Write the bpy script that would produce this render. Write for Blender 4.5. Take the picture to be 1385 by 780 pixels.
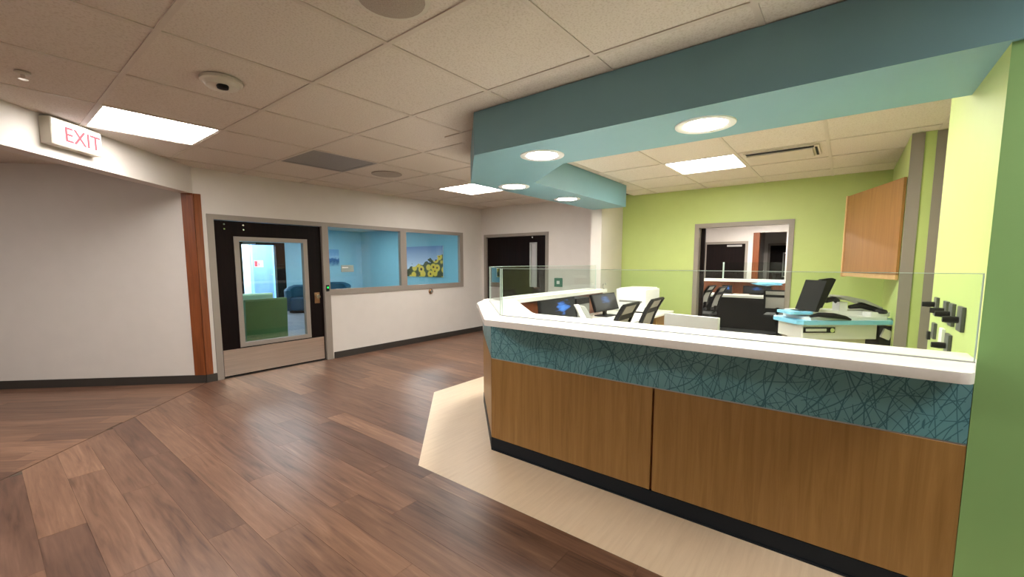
import bpy, bmesh, math, random
from mathutils import Vector, Matrix

for o in list(bpy.data.objects):
    bpy.data.objects.remove(o)
SC = bpy.context.scene
COL = SC.collection
random.seed(7)

# ------------------------------------------------------------------ camera
IMG_W = 1385.0
F_PX, CY_PX = 570.78, 411.90
PITCH, ROLL, YAW, EYE = 0.1006, -0.0013, 0.6664, 1.5
cw, sw = math.cos(YAW), math.sin(YAW)
fw, rt, up = Vector((cw, sw, 0)), Vector((sw, -cw, 0)), Vector((0, 0, 1))
cp, sp = math.cos(PITCH), math.sin(PITCH)
f2, u2 = cp * fw - sp * up, cp * up + sp * fw
cr, sr = math.cos(ROLL), math.sin(ROLL)
r3, u3 = cr * rt + sr * u2, cr * u2 - sr * rt
cam_data = bpy.data.cameras.new('camera')
cam = bpy.data.objects.new('camera', cam_data)
COL.objects.link(cam)
cam.matrix_world = Matrix(((r3.x, u3.x, -f2.x, 0), (r3.y, u3.y, -f2.y, 0), (r3.z, u3.z, -f2.z, EYE), (0, 0, 0, 1)))
cam_data.sensor_fit = 'HORIZONTAL'
cam_data.sensor_width = 36.0
cam_data.lens = F_PX / IMG_W * 36.0
cam_data.shift_y = (CY_PX - 390.0) / IMG_W
cam_data.clip_start = 0.02
SC.camera = cam

# ------------------------------------------------------------------ world, exposure
world = bpy.data.worlds.new('world')
SC.world = world
world.use_nodes = True
world.node_tree.nodes['Background'].inputs[0].default_value = (0.9, 0.95, 1.0, 1)
world.node_tree.nodes['Background'].inputs[1].default_value = 0.02
SC.view_settings.view_transform = 'Standard'
SC.view_settings.look = 'None'
SC.view_settings.gamma = 1.0
SC.view_settings.use_curve_mapping = False
SC.view_settings.exposure = 0.52
# strengths of the lamps, seen and added (used in their builders below)
L_TROFFER, L_DOWN, L_STATION, L_LOUNGE, L_FAR, L_CORR, L_VEST = 21.0, 135.0, 24.0, 26.0, 60.0, 19.0, 27.0

# ------------------------------------------------------------------ materials
def new_mat(name):
    m = bpy.data.materials.new(name)
    m.use_nodes = True
    nt = m.node_tree
    return m, nt, nt.nodes, nt.links, nt.nodes['Principled BSDF']

def coords(nodes, links, scale=(1, 1, 1), rnd=0.0):
    tc = nodes.new('ShaderNodeTexCoord')
    mp = nodes.new('ShaderNodeMapping')
    mp.inputs['Scale'].default_value = scale
    links.new(tc.outputs['Object'], mp.inputs['Vector'])
    if rnd:
        oi = nodes.new('ShaderNodeObjectInfo')
        mu = nodes.new('ShaderNodeMath'); mu.operation = 'MULTIPLY'; mu.inputs[1].default_value = rnd
        links.new(oi.outputs['Random'], mu.inputs[0])
        links.new(mu.outputs[0], mp.inputs['Location'])
    return mp.outputs[0]

def plain(name, col, rough=0.5, metal=0.0, scale=(6, 6, 6), var=0.06, bump=0.0, spec=0.5, coat=0.0, rnd=0.0, bscale=None, detail=3.0):
    """procedural paint: base colour varied a little by noise, optional fine relief"""
    m, nt, N, Lk, b = new_mat(name)
    v = coords(N, Lk, scale, rnd)
    nz = N.new('ShaderNodeTexNoise'); nz.inputs['Scale'].default_value = 1.0; nz.inputs['Detail'].default_value = detail
    Lk.new(v, nz.inputs['Vector'])
    rp = N.new('ShaderNodeValToRGB')
    rp.color_ramp.elements[0].position = 0.3; rp.color_ramp.elements[1].position = 0.7
    rp.color_ramp.elements[0].color = (*[c * (1 - var) for c in col], 1)
    rp.color_ramp.elements[1].color = (*[min(1, c * (1 + var)) for c in col], 1)
    Lk.new(nz.outputs['Fac'], rp.inputs['Fac'])
    Lk.new(rp.outputs['Color'], b.inputs['Base Color'])
    b.inputs['Roughness'].default_value = rough
    b.inputs['Metallic'].default_value = metal
    b.inputs['Specular IOR Level'].default_value = spec
    if coat: b.inputs['Coat Weight'].default_value = coat
    if bump:
        n2 = N.new('ShaderNodeTexNoise'); n2.inputs['Scale'].default_value = 1.0; n2.inputs['Detail'].default_value = 2.0
        Lk.new(coords(N, Lk, bscale or (90, 90, 90)), n2.inputs['Vector'])
        bp = N.new('ShaderNodeBump'); bp.inputs['Strength'].default_value = bump; bp.inputs['Distance'].default_value = 0.003
        Lk.new(n2.outputs['Fac'], bp.inputs['Height'])
        Lk.new(bp.outputs[0], b.inputs['Normal'])
    return m

def emit(name, col, strength):
    m, nt, N, Lk, b = new_mat(name)
    N.remove(b)
    e = N.new('ShaderNodeEmission')
    nz = N.new('ShaderNodeTexNoise'); nz.inputs['Scale'].default_value = 3.0
    Lk.new(coords(N, Lk), nz.inputs['Vector'])
    mx = N.new('ShaderNodeMix'); mx.data_type = 'RGBA'
    mx.inputs[6].default_value = (*col, 1); mx.inputs[7].default_value = (*[c * 0.97 for c in col], 1)
    Lk.new(nz.outputs['Fac'], mx.inputs[0]); Lk.new(mx.outputs[2], e.inputs['Color'])
    e.inputs['Strength'].default_value = strength
    Lk.new(e.outputs[0], N['Material Output'].inputs['Surface'])
    return m

def glass(name, tint, refl=1.0):
    m, nt, N, Lk, b = new_mat(name)
    N.remove(b)
    tr = N.new('ShaderNodeBsdfTransparent'); tr.inputs[0].default_value = (*tint, 1)
    gl = N.new('ShaderNodeBsdfGlossy'); gl.inputs['Roughness'].default_value = 0.015
    # Schlick reflectance, the same for both faces of the pane
    lw = N.new('ShaderNodeLayerWeight'); lw.inputs['Blend'].default_value = 0.5
    pw = N.new('ShaderNodeMath'); pw.operation = 'POWER'; pw.inputs[1].default_value = 5.0
    Lk.new(lw.outputs['Facing'], pw.inputs[0])
    fr = N.new('ShaderNodeMath'); fr.operation = 'MULTIPLY_ADD'; fr.inputs[1].default_value = 0.96; fr.inputs[2].default_value = 0.04
    Lk.new(pw.outputs[0], fr.inputs[0])
    nz = N.new('ShaderNodeTexNoise'); nz.inputs['Scale'].default_value = 1.5
    Lk.new(coords(N, Lk), nz.inputs['Vector'])
    mr = N.new('ShaderNodeMapRange'); mr.inputs['To Min'].default_value = 0.9 * refl; mr.inputs['To Max'].default_value = 1.0 * refl
    Lk.new(nz.outputs['Fac'], mr.inputs['Value'])
    mu = N.new('ShaderNodeMath'); mu.operation = 'MULTIPLY'
    Lk.new(fr.outputs[0], mu.inputs[0]); Lk.new(mr.outputs[0], mu.inputs[1])
    mx = N.new('ShaderNodeMixShader')
    Lk.new(mu.outputs[0], mx.inputs[0]); Lk.new(tr.outputs[0], mx.inputs[1]); Lk.new(gl.outputs[0], mx.inputs[2])
    Lk.new(mx.outputs[0], N['Material Output'].inputs['Surface'])
    return m

def ramp(N, stops):
    rp = N.new('ShaderNodeValToRGB')
    el = rp.color_ramp.elements
    while len(el) < len(stops): el.new(0.5)
    for e, (p, c) in zip(el, stops):
        e.position = p; e.color = (*c, 1)
    return rp

def wood(name, dark, light, scale, rough=0.4, rnd=0.0, per_object=None, bump=0.15, coat=0.0, spec=0.5):
    """grain stretched along the axis with the smallest scale; per_object = stops for a random tone per piece"""
    m, nt, N, Lk, b = new_mat(name)
    v = coords(N, Lk, scale, rnd)
    n1 = N.new('ShaderNodeTexNoise'); n1.inputs['Scale'].default_value = 1.0; n1.inputs['Detail'].default_value = 6.0
    n1.inputs['Roughness'].default_value = 0.62; n1.inputs['Distortion'].default_value = 0.6
    Lk.new(v, n1.inputs['Vector'])
    g = ramp(N, [(0.28, dark), (0.72, light)])
    Lk.new(n1.outputs['Fac'], g.inputs['Fac'])
    out = g.outputs['Color']
    if per_object:
        oi = N.new('ShaderNodeObjectInfo')
        pr = ramp(N, per_object)
        Lk.new(oi.outputs['Random'], pr.inputs['Fac'])
        mx = N.new('ShaderNodeMix'); mx.data_type = 'RGBA'; mx.blend_type = 'MULTIPLY'; mx.inputs[0].default_value = 1.0
        Lk.new(out, mx.inputs[6]); Lk.new(pr.outputs['Color'], mx.inputs[7])
        out = mx.outputs[2]
    Lk.new(out, b.inputs['Base Color'])
    b.inputs['Roughness'].default_value = rough
    b.inputs['Specular IOR Level'].default_value = spec
    if coat: b.inputs['Coat Weight'].default_value = coat
    bp = N.new('ShaderNodeBump'); bp.inputs['Strength'].default_value = bump; bp.inputs['Distance'].default_value = 0.002
    Lk.new(n1.outputs['Fac'], bp.inputs['Height']); Lk.new(bp.outputs[0], b.inputs['Normal'])
    return m

M = {}
M['wall'] = plain('off_white_paint', (0.64, 0.60, 0.565), 0.62, var=0.015, bump=0.06)
M['lime'] = plain('lime_paint', (0.47, 0.57, 0.20), 0.5, var=0.015, bump=0.05)
M['leaf'] = plain('leaf_green_paint', (0.25, 0.45, 0.165), 0.5, var=0.015, bump=0.05)
M['teal'] = plain('teal_paint', (0.165, 0.325, 0.375), 0.5, var=0.015, bump=0.05)
M['blue_wall'] = plain('sky_blue_paint', (0.25, 0.51, 0.58), 0.6, var=0.015)
M['pale_blue_wall'] = plain('pale_blue_paint', (0.36, 0.62, 0.74), 0.6, var=0.015)
M['slab'] = plain('floor_screed', (0.10, 0.07, 0.05), 0.8)
M['tbar'] = plain('ceiling_grid_enamel', (0.60, 0.53, 0.46), 0.5, var=0.02)
M['baseboard'] = plain('dark_vinyl_base', (0.035, 0.030, 0.026), 0.45)
M['navy'] = plain('charcoal_vinyl_base', (0.008, 0.012, 0.018), 0.55, spec=0.25)
M['taupe'] = plain('taupe_metal_paint', (0.27, 0.235, 0.205), 0.42, var=0.02)
M['espresso'] = wood('espresso_veneer', (0.0025, 0.001, 0.001), (0.008, 0.003, 0.0025), (30, 30, 1.5), 0.5, spec=0.12)
M['steel'] = plain('brushed_steel', (0.66, 0.58, 0.52), 0.34, 1.0, scale=(2, 2, 160), var=0.10)
M['chrome'] = plain('chrome', (0.7, 0.68, 0.65), 0.15, 1.0, var=0.02)
M['bronze'] = plain('bronze_lock', (0.35, 0.22, 0.13), 0.3, 1.0)
M['cherry'] = wood('cherry_trim', (0.12, 0.028, 0.006), (0.25, 0.070, 0.018), (45, 45, 2.0), 0.38)
M['oak'] = wood('honey_oak_laminate', (0.25, 0.128, 0.032), (0.39, 0.215, 0.064), (26, 26, 1.4), 0.42, rnd=9.0, bump=0.04)
M['cab_oak'] = wood('cabinet_oak', (0.225, 0.100, 0.026), (0.32, 0.152, 0.044), (24, 24, 1.6), 0.45, bump=0.04)
M['cab_edge'] = wood('cabinet_oak_edge', (0.50, 0.29, 0.12), (0.62, 0.38, 0.17), (24, 24, 1.6), 0.45, bump=0.04)
M['white_top'] = plain('white_solid_surface', (0.90, 0.88, 0.835), 0.28, var=0.02, scale=(60, 60, 60))
M['white_plastic'] = plain('white_plastic', (0.78, 0.78, 0.78), 0.35, var=0.02)
M['offwhite_plastic'] = plain('cream_plastic', (0.62, 0.58, 0.50), 0.4, var=0.02)
M['grey_plastic'] = plain('grey_plastic', (0.20, 0.20, 0.19), 0.45, var=0.03)
M['midgrey'] = plain('mid_grey_plastic', (0.36, 0.36, 0.35), 0.45, var=0.03)
M['black'] = plain('black_plastic', (0.007, 0.007, 0.008), 0.5, spec=0.2)
M['mesh'] = plain('grey_mesh_fabric', (0.44, 0.42, 0.39), 0.8, scale=(300, 300, 300), var=0.3)
M['fabric_black'] = plain('black_seat_fabric', (0.02, 0.02, 0.022), 0.85, scale=(200, 200, 200), var=0.2)
M['green_vinyl'] = plain('green_vinyl', (0.09, 0.20, 0.065), 0.45, var=0.04)
M['green_lit'] = plain('lit_green_vinyl', (0.34, 0.52, 0.33), 0.4, var=0.03)  # paler copy of the chair green, the light on it put into the colour
M['sofa'] = plain('blue_upholstery', (0.004, 0.05, 0.095), 0.45, var=0.05)
M['cart_blue'] = plain('sky_blue_plastic', (0.22, 0.56, 0.80), 0.3, var=0.03)
M['cream_vinyl'] = wood('cream_vinyl_sheet', (0.74, 0.58, 0.41), (0.84, 0.68, 0.50), (3, 40, 3), 0.42, bump=0.02)
M['grille'] = plain('grey_grille_metal', (0.25, 0.235, 0.225), 0.5, scale=(250, 250, 250), var=0.15)
M['speaker'] = plain('perforated_grille', (0.36, 0.30, 0.25), 0.6, scale=(220, 220, 220), var=0.2)
M['lounge_floor'] = wood('grey_vinyl_floor', (0.16, 0.17, 0.19), (0.27, 0.28, 0.31), (9, 1.5, 1), 0.35)
M['green_plate'] = plain('green_switch_plate', (0.02, 0.16, 0.10), 0.4)
M['dark_room'] = plain('brown_shadowed_paint', (0.20, 0.15, 0.10), 0.6)
M['paper'] = plain('paper', (0.70, 0.68, 0.62), 0.7)
M['sign_grey'] = plain('sage_grey_sign', (0.30, 0.36, 0.35), 0.4)
M['red_print'] = plain('red_print', (0.5, 0.03, 0.03), 0.5)
M['glass_clear'] = glass('clear_glass', (0.93, 0.96, 0.96))
M['glass_green'] = glass('screen_glass', (0.925, 0.962, 0.942), 0.8)
M['glass_edge'] = plain('polished_glass_edge', (0.50, 0.62, 0.57), 0.15, var=0.05)
M['pale_grey'] = plain('pale_grey_plastic', (0.50, 0.49, 0.48), 0.5)
M['plate_grey'] = plain('dark_grey_plate', (0.085, 0.09, 0.085), 0.45)
M['frosted'] = plain('frosted_glass', (0.42, 0.42, 0.42), 0.4)
M['lamp'] = emit('led_panel', (1.0, 0.945, 0.88), L_TROFFER)
M['lamp_station'] = emit('led_panel_station', (1.0, 0.95, 0.86), L_STATION)
M['fill_lounge'] = emit('added_panel_lounge', (0.80, 0.93, 1.0), L_LOUNGE)
M['fill_far'] = emit('added_panel_far_room', (1.0, 0.93, 0.84), L_FAR)
M['fill_corr'] = emit('added_panel_corridor', (1.0, 0.95, 0.90), L_CORR)
M['fill_vest'] = emit('added_panel_vestibule', (0.62, 0.78, 1.0), L_VEST)
M['down'] = emit('downlight_led', (1.0, 0.95, 0.86), L_DOWN)
M['exit_face'] = emit('exit_sign_face', (1.0, 0.95, 0.94), 1.6)
M['exit_red'] = emit('exit_sign_red', (1.0, 0.22, 0.25), 1.05)
M['led_green'] = emit('green_led', (0.02, 1.0, 0.12), 2.0)

# floor planks: streaky grain, own tone for each plank
def plank_material():
    m, nt, N, Lk, b = new_mat('brown_vinyl_plank')
    def noise(scale, detail, dist, rough=0.6):
        n = N.new('ShaderNodeTexNoise'); n.inputs['Scale'].default_value = 1.0; n.inputs['Detail'].default_value = detail
        n.inputs['Distortion'].default_value = dist; n.inputs['Roughness'].default_value = rough
        Lk.new(coords(N, Lk, scale, 60.0), n.inputs['Vector'])
        return n.outputs['Fac']
    fine, broad = noise((42, 2.4, 1), 5.0, 0.8), noise((10, 1.1, 1), 2.0, 1.2)
    av = N.new('ShaderNodeMath'); av.operation = 'MULTIPLY_ADD'; av.inputs[1].default_value = 0.5
    hf = N.new('ShaderNodeMath'); hf.operation = 'MULTIPLY'; hf.inputs[1].default_value = 0.5
    Lk.new(broad, hf.inputs[0]); Lk.new(fine, av.inputs[0]); Lk.new(hf.outputs[0], av.inputs[2])
    g = ramp(N, [(0.30, (0.066, 0.031, 0.021)), (0.44, (0.150, 0.077, 0.050)), (0.58, (0.208, 0.113, 0.075)), (0.72, (0.285, 0.170, 0.117))])
    Lk.new(av.outputs[0], g.inputs['Fac'])
    oi = N.new('ShaderNodeObjectInfo')
    pr = ramp(N, [(0.0, (0.66, 0.62, 0.62)), (0.3, (0.86, 0.84, 0.80)), (0.6, (1.0, 0.98, 0.94)), (0.85, (1.14, 1.12, 1.04)), (1.0, (1.36, 1.36, 1.30))])
    Lk.new(oi.outputs['Random'], pr.inputs['Fac'])
    mx = N.new('ShaderNodeMix'); mx.data_type = 'RGBA'; mx.blend_type = 'MULTIPLY'; mx.inputs[0].default_value = 1.0
    Lk.new(g.outputs['Color'], mx.inputs[6]); Lk.new(pr.outputs['Color'], mx.inputs[7])
    Lk.new(mx.outputs[2], b.inputs['Base Color'])
    b.inputs['Roughness'].default_value = 0.37
    bp = N.new('ShaderNodeBump'); bp.inputs['Strength'].default_value = 0.08; bp.inputs['Distance'].default_value = 0.002
    Lk.new(fine, bp.inputs['Height']); Lk.new(bp.outputs[0], b.inputs['Normal'])
    return m
M['plank'] = plank_material()


def tile_material():
    m, nt, N, Lk, b = new_mat('mineral_fibre_tile')
    v = coords(N, Lk, (1, 1, 1), 20.0)
    n1 = N.new('ShaderNodeTexNoise'); n1.inputs['Scale'].default_value = 95.0; n1.inputs['Detail'].default_value = 3.0
    Lk.new(v, n1.inputs['Vector'])
    g = ramp(N, [(0.36, (0.60, 0.53, 0.46)), (0.50, (0.69, 0.625, 0.56)), (1.0, (0.71, 0.65, 0.585))])
    Lk.new(n1.outputs['Fac'], g.inputs['Fac'])
    Lk.new(g.outputs['Color'], b.inputs['Base Color'])
    b.inputs['Roughness'].default_value = 0.85
    b.inputs['Specular IOR Level'].default_value = 0.2
    bp = N.new('ShaderNodeBump'); bp.inputs['Strength'].default_value = 0.35; bp.inputs['Distance'].default_value = 0.004
    Lk.new(n1.outputs['Fac'], bp.inputs['Height']); Lk.new(bp.outputs[0], b.inputs['Normal'])
    return m
M['tile'] = tile_material()

def twig_material():
    """teal laminate printed with a tangle of thin dark twigs"""
    m, nt, N, Lk, b = new_mat('twig_print_laminate')
    tc = N.new('ShaderNodeTexCoord')
    last = None
    def math_(op, a, b_=None, c=None):
        n = N.new('ShaderNodeMath'); n.operation = op
        for k, v in enumerate((a, b_, c)):
            if v is None: continue
            if isinstance(v, (int, float)): n.inputs[k].default_value = v
            else: Lk.new(v, n.inputs[k])
        return n.outputs[0]
    for i, (ang, freq, w) in enumerate([(8, 12, .020), (-14, 13, .024), (27, 12, .020), (-33, 13, .022), (44, 11, .018), (-52, 12, .020), (64, 10, .016), (-70, 10, .016), (18, 14, .018), (-24, 14, .018)]):
        mp = N.new('ShaderNodeMapping'); mp.inputs['Location'].default_value = (i * 7.3, i * 3.1, i * 5.7)
        Lk.new(tc.outputs['Object'], mp.inputs['Vector'])
        nz = N.new('ShaderNodeTexNoise'); nz.inputs['Scale'].default_value = 2.4; nz.inputs['Detail'].default_value = 0.0
        Lk.new(mp.outputs[0], nz.inputs['Vector'])
        ro = N.new('ShaderNodeMapping'); ro.inputs['Rotation'].default_value = (math.radians(ang), 0, 0)
        Lk.new(tc.outputs['Object'], ro.inputs['Vector'])
        sx = N.new('ShaderNodeSeparateXYZ'); Lk.new(ro.outputs[0], sx.inputs[0])
        u = math_('MULTIPLY_ADD', nz.outputs['Fac'], 0.30, sx.outputs['Y'])
        f = math_('FRACT', math_('MULTIPLY', u, freq))
        d = math_('ABSOLUTE', math_('SUBTRACT', f, 0.5))
        n2 = N.new('ShaderNodeTexNoise'); n2.inputs['Scale'].default_value = 4.5
        Lk.new(mp.outputs[0], n2.inputs['Vector'])
        gap = math_('MULTIPLY', math_('GREATER_THAN', n2.outputs['Fac'], 0.54), 0.2)
        d = math_('ADD', d, gap)
        lt = N.new('ShaderNodeMapRange'); lt.inputs['From Min'].default_value = w * 0.6; lt.inputs['From Max'].default_value = w * 1.8
        Lk.new(d, lt.inputs['Value'])
        last = lt.outputs[0] if last is None else math_('MINIMUM', last, lt.outputs[0])
    big = N.new('ShaderNodeTexNoise'); big.inputs['Scale'].default_value = 3.5
    Lk.new(tc.outputs['Object'], big.inputs['Vector'])
    base = ramp(N, [(0.3, (0.115, 0.30, 0.335)), (0.7, (0.16, 0.36, 0.40))])
    Lk.new(big.outputs['Fac'], base.inputs['Fac'])
    mx = N.new('ShaderNodeMix'); mx.data_type = 'RGBA'
    mx.inputs[6].default_value = (0.034, 0.14, 0.17, 1)
    Lk.new(last, mx.inputs[0]); Lk.new(base.outputs['Color'], mx.inputs[7])
    Lk.new(mx.outputs[2], b.inputs['Base Color'])
    b.inputs['Roughness'].default_value = 0.35
    return m
M['twig'] = twig_material()

def sunflower_material():
    m, nt, N, Lk, b = new_mat('sunflower_print')
    tc = N.new('ShaderNodeTexCoord')
    sp = N.new('ShaderNodeSeparateXYZ'); Lk.new(tc.outputs['Generated'], sp.inputs[0])
    sky = ramp(N, [(0.35, (0.55, 0.62, 0.72)), (1.0, (0.16, 0.26, 0.46))]); Lk.new(sp.outputs['Z'], sky.inputs['Fac'])
    vo = N.new('ShaderNodeTexVoronoi'); vo.inputs['Scale'].default_value = 1.0
    mp = N.new('ShaderNodeMapping'); mp.inputs['Scale'].default_value = (0, 7.0, 4.6)
    Lk.new(tc.outputs['Generated'], mp.inputs['Vector']); Lk.new(mp.outputs[0], vo.inputs['Vector'])
    fl = ramp(N, [(0.0, (0.03, 0.018, 0.006)), (0.20, (0.06, 0.03, 0.008)), (0.22, (0.85, 0.55, 0.03)), (0.50, (0.80, 0.58, 0.06)), (0.60, (0.07, 0.08, 0.012)), (1.0, (0.015, 0.02, 0.006))])
    Lk.new(vo.outputs['Distance'], fl.inputs['Fac'])
    nz = N.new('ShaderNodeTexNoise'); nz.inputs['Scale'].default_value = 5.0
    Lk.new(tc.outputs['Generated'], nz.inputs['Vector'])
    # horizon of the flower field: higher towards the picture's right side (y falls to the right)
    s1 = N.new('ShaderNodeMath'); s1.operation = 'MULTIPLY_ADD'; s1.inputs[1].default_value = -0.42; s1.inputs[2].default_value = 0.62
    Lk.new(sp.outputs['Y'], s1.inputs[0])
    s2 = N.new('ShaderNodeMath'); s2.operation = 'MULTIPLY_ADD'; s2.inputs[1].default_value = 0.62
    Lk.new(nz.outputs['Fac'], s2.inputs[0]); Lk.new(s1.outputs[0], s2.inputs[2])
    s3 = N.new('ShaderNodeMath'); s3.operation = 'SUBTRACT'; Lk.new(s2.outputs[0], s3.inputs[0]); s3.inputs[1].default_value = 0.26
    gt = N.new('ShaderNodeMath'); gt.operation = 'GREATER_THAN'; Lk.new(sp.outputs['Z'], gt.inputs[0]); Lk.new(s3.outputs[0], gt.inputs[1])
    mx = N.new('ShaderNodeMix'); mx.data_type = 'RGBA'
    Lk.new(gt.outputs[0], mx.inputs[0]); Lk.new(fl.outputs['Color'], mx.inputs[6]); Lk.new(sky.outputs['Color'], mx.inputs[7])
    Lk.new(mx.outputs[2], b.inputs['Base Color']); b.inputs['Roughness'].default_value = 0.5
    return m
M['sunflowers'] = sunflower_material()

def seascape_material():
    m, nt, N, Lk, b = new_mat('blue_landscape_print')
    tc = N.new('ShaderNodeTexCoord'); sp = N.new('ShaderNodeSeparateXYZ'); Lk.new(tc.outputs['Generated'], sp.inputs[0])
    nz = N.new('ShaderNodeTexNoise'); nz.inputs['Scale'].default_value = 4.0; Lk.new(tc.outputs['Generated'], nz.inputs['Vector'])
    s = N.new('ShaderNodeMath'); s.operation = 'MULTIPLY_ADD'; s.inputs[1].default_value = 0.4; Lk.new(nz.outputs['Fac'], s.inputs[0]); Lk.new(sp.outputs['Z'], s.inputs[2])
    r = ramp(N, [(0.25, (0.30, 0.50, 0.62)), (0.48, (0.04, 0.13, 0.30)), (0.62, (0.06, 0.17, 0.40)), (0.72, (0.40, 0.60, 0.80)), (1.0, (0.22, 0.42, 0.68))])
    Lk.new(s.outputs[0], r.inputs['Fac']); Lk.new(r.outputs['Color'], b.inputs['Base Color'])
    return m
M['seascape'] = seascape_material()

def screen_material(name, cx, cz, dim=1.0):
    """dark desktop with a blue petal-shaped blot"""
    m, nt, N, Lk, b = new_mat(name)
    tc = N.new('ShaderNodeTexCoord')
    mp = N.new('ShaderNodeMapping'); mp.inputs['Location'].default_value = (-cx, 0, -cz); mp.inputs['Scale'].default_value = (1.5, 0, 1.0)
    Lk.new(tc.outputs['Generated'], mp.inputs['Vector'])
    nz = N.new('ShaderNodeTexNoise'); nz.inputs['Scale'].default_value = 7.0
    Lk.new(tc.outputs['Generated'], nz.inputs['Vector'])
    ln = N.new('ShaderNodeVectorMath'); ln.operation = 'LENGTH'; Lk.new(mp.outputs[0], ln.inputs[0])
    ad = N.new('ShaderNodeMath'); ad.operation = 'MULTIPLY_ADD'; ad.inputs[1].default_value = 0.75
    Lk.new(nz.outputs['Fac'], ad.inputs[0]); Lk.new(ln.outputs['Value'], ad.inputs[2])
    r = ramp(N, [(0.40, (0.10 * dim, 0.34 * dim, 0.95 * dim)), (0.60, (0.03 * dim, 0.13 * dim, 0.50 * dim)), (0.68, (0.018, 0.018, 0.020)), (1.0, (0.012, 0.012, 0.013))])
    Lk.new(ad.outputs[0], r.inputs['Fac'])
    Lk.new(r.outputs['Color'], b.inputs['Emission Color']); b.inputs['Emission Strength'].default_value = 0.8
    b.inputs['Base Color'].default_value = (0.01, 0.01, 0.01, 1); b.inputs['Roughness'].default_value = 0.4; b.inputs['Specular IOR Level'].default_value = 0.2
    return m
M['screen_a'] = screen_material('screen_bright', 0.62 * 1.5, 0.62)
M['screen_b'] = screen_material('screen_dim', 0.5 * 1.5, 0.62, 0.35)

# ------------------------------------------------------------------ mesh helpers
ORIGIN = {}

def box(bm, x0, x1, y0, y1, z0, z1):
    x0, x1 = min(x0, x1), max(x0, x1); y0, y1 = min(y0, y1), max(y0, y1); z0, z1 = min(z0, z1), max(z0, z1)
    v = [bm.verts.new(p) for p in ((x0, y0, z0), (x1, y0, z0), (x1, y1, z0), (x0, y1, z0), (x0, y0, z1), (x1, y0, z1), (x1, y1, z1), (x0, y1, z1))]
    for f in ((3, 2, 1, 0), (4, 5, 6, 7), (0, 1, 5, 4), (1, 2, 6, 5), (2, 3, 7, 6), (3, 0, 4, 7)):
        bm.faces.new([v[i] for i in f])

def area(poly):
    return 0.5 * sum(poly[i - 1][0] * poly[i][1] - poly[i][0] * poly[i - 1][1] for i in range(len(poly)))

def prism(bm, poly, z0, z1):
    poly = list(poly)
    if area(poly) < 0: poly.reverse()
    a = [bm.verts.new((p[0], p[1], z0)) for p in poly]
    b = [bm.verts.new((p[0], p[1], z1)) for p in poly]
    n = len(poly)
    bm.faces.new(a[::-1]); bm.faces.new(b)
    for i in range(n):
        j = (i + 1) % n
        bm.faces.new((a[i], a[j], b[j], b[i]))

def prism_axis(bm, poly, lo, hi, axis):
    """extrude a 2-D outline along x ('x': outline is y,z) or y ('y': outline is x,z)"""
    t = bmesh.new(); prism(t, poly, lo, hi)
    for v in t.verts:
        a, b, c = v.co
        v.co = (c, a, b) if axis == 'x' else (a, c, b)
    join(bm, t)

def join(bm, other):
    me = bpy.data.meshes.new('tmp'); other.to_mesh(me); other.free(); bm.from_mesh(me); bpy.data.meshes.remove(me)

def tube(bm, pts, r, seg=8, closed=False):
    pts = [Vector(p) for p in pts]
    rings = []
    for i, p in enumerate(pts):
        d = (pts[min(i + 1, len(pts) - 1)] - pts[max(i - 1, 0)]).normalized()
        a = d.orthogonal().normalized() if abs(d.z) > 0.9 else d.cross(Vector((0, 0, 1))).normalized()
        b = d.cross(a)
        rr = r[i] if isinstance(r, (list, tuple)) else r
        rings.append([bm.verts.new(p + (a * math.cos(t) + b * math.sin(t)) * rr) for t in [2 * math.pi * k / seg for k in range(seg)]])
    for r0, r1 in zip(rings, rings[1:]):
        for k in range(seg):
            bm.faces.new((r0[k], r0[(k + 1) % seg], r1[(k + 1) % seg], r1[k]))
    bm.faces.new(rings[0][::-1]); bm.faces.new(rings[-1])

def lathe(bm, prof, c=(0, 0, 0), seg=24):
    """profile of (radius, z) from top or bottom, closed at both ends"""
    rings = []
    for r, z in prof:
        rings.append([bm.verts.new((c[0] + r * math.cos(2 * math.pi * k / seg), c[1] + r * math.sin(2 * math.pi * k / seg), c[2] + z)) for k in range(seg)])
    for r0, r1 in zip(rings, rings[1:]):
        for k in range(seg):
            bm.faces.new((r0[k], r0[(k + 1) % seg], r1[(k + 1) % seg], r1[k]))
    bm.faces.new(rings[0][::-1]); bm.faces.new(rings[-1])

def bev(bm, w, seg=2, only=None):
    bmesh.ops.bevel(bm, geom=[e for e in bm.edges if only is None or only(e)], offset=w, segments=seg, affect='EDGES', profile=0.7, clamp_overlap=True)

def finish(o, smooth):
    for p in o.data.polygons: p.use_smooth = smooth
    if smooth:
        try: o.data.set_sharp_from_angle(angle=math.radians(38))
        except Exception: pass

def obj(name, bm, mat, parent=None, world=True, smooth=False, mats=None):
    bmesh.ops.recalc_face_normals(bm, faces=bm.faces)
    me = bpy.data.meshes.new(name); bm.to_mesh(me); bm.free()
    o = bpy.data.objects.new(name, me); COL.objects.link(o)
    me.materials.append(M[mat] if isinstance(mat, str) else mat)
    for k in (mats or []): me.materials.append(M[k])
    ORIGIN[o.name] = Vector((0, 0, 0))
    if parent:
        o.parent = parent
        if world: o.location = -ORIGIN[parent.name]
    finish(o, smooth)
    return o

def B(*boxes):
    bm = bmesh.new()
    for b in boxes: box(bm, *b)
    return bm

def tag(o, label, cat=None, group=None, kind=None):
    o['label'] = label
    if cat: o['category'] = cat
    if group: o['group'] = group
    if kind: o['kind'] = kind
    return o

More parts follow.
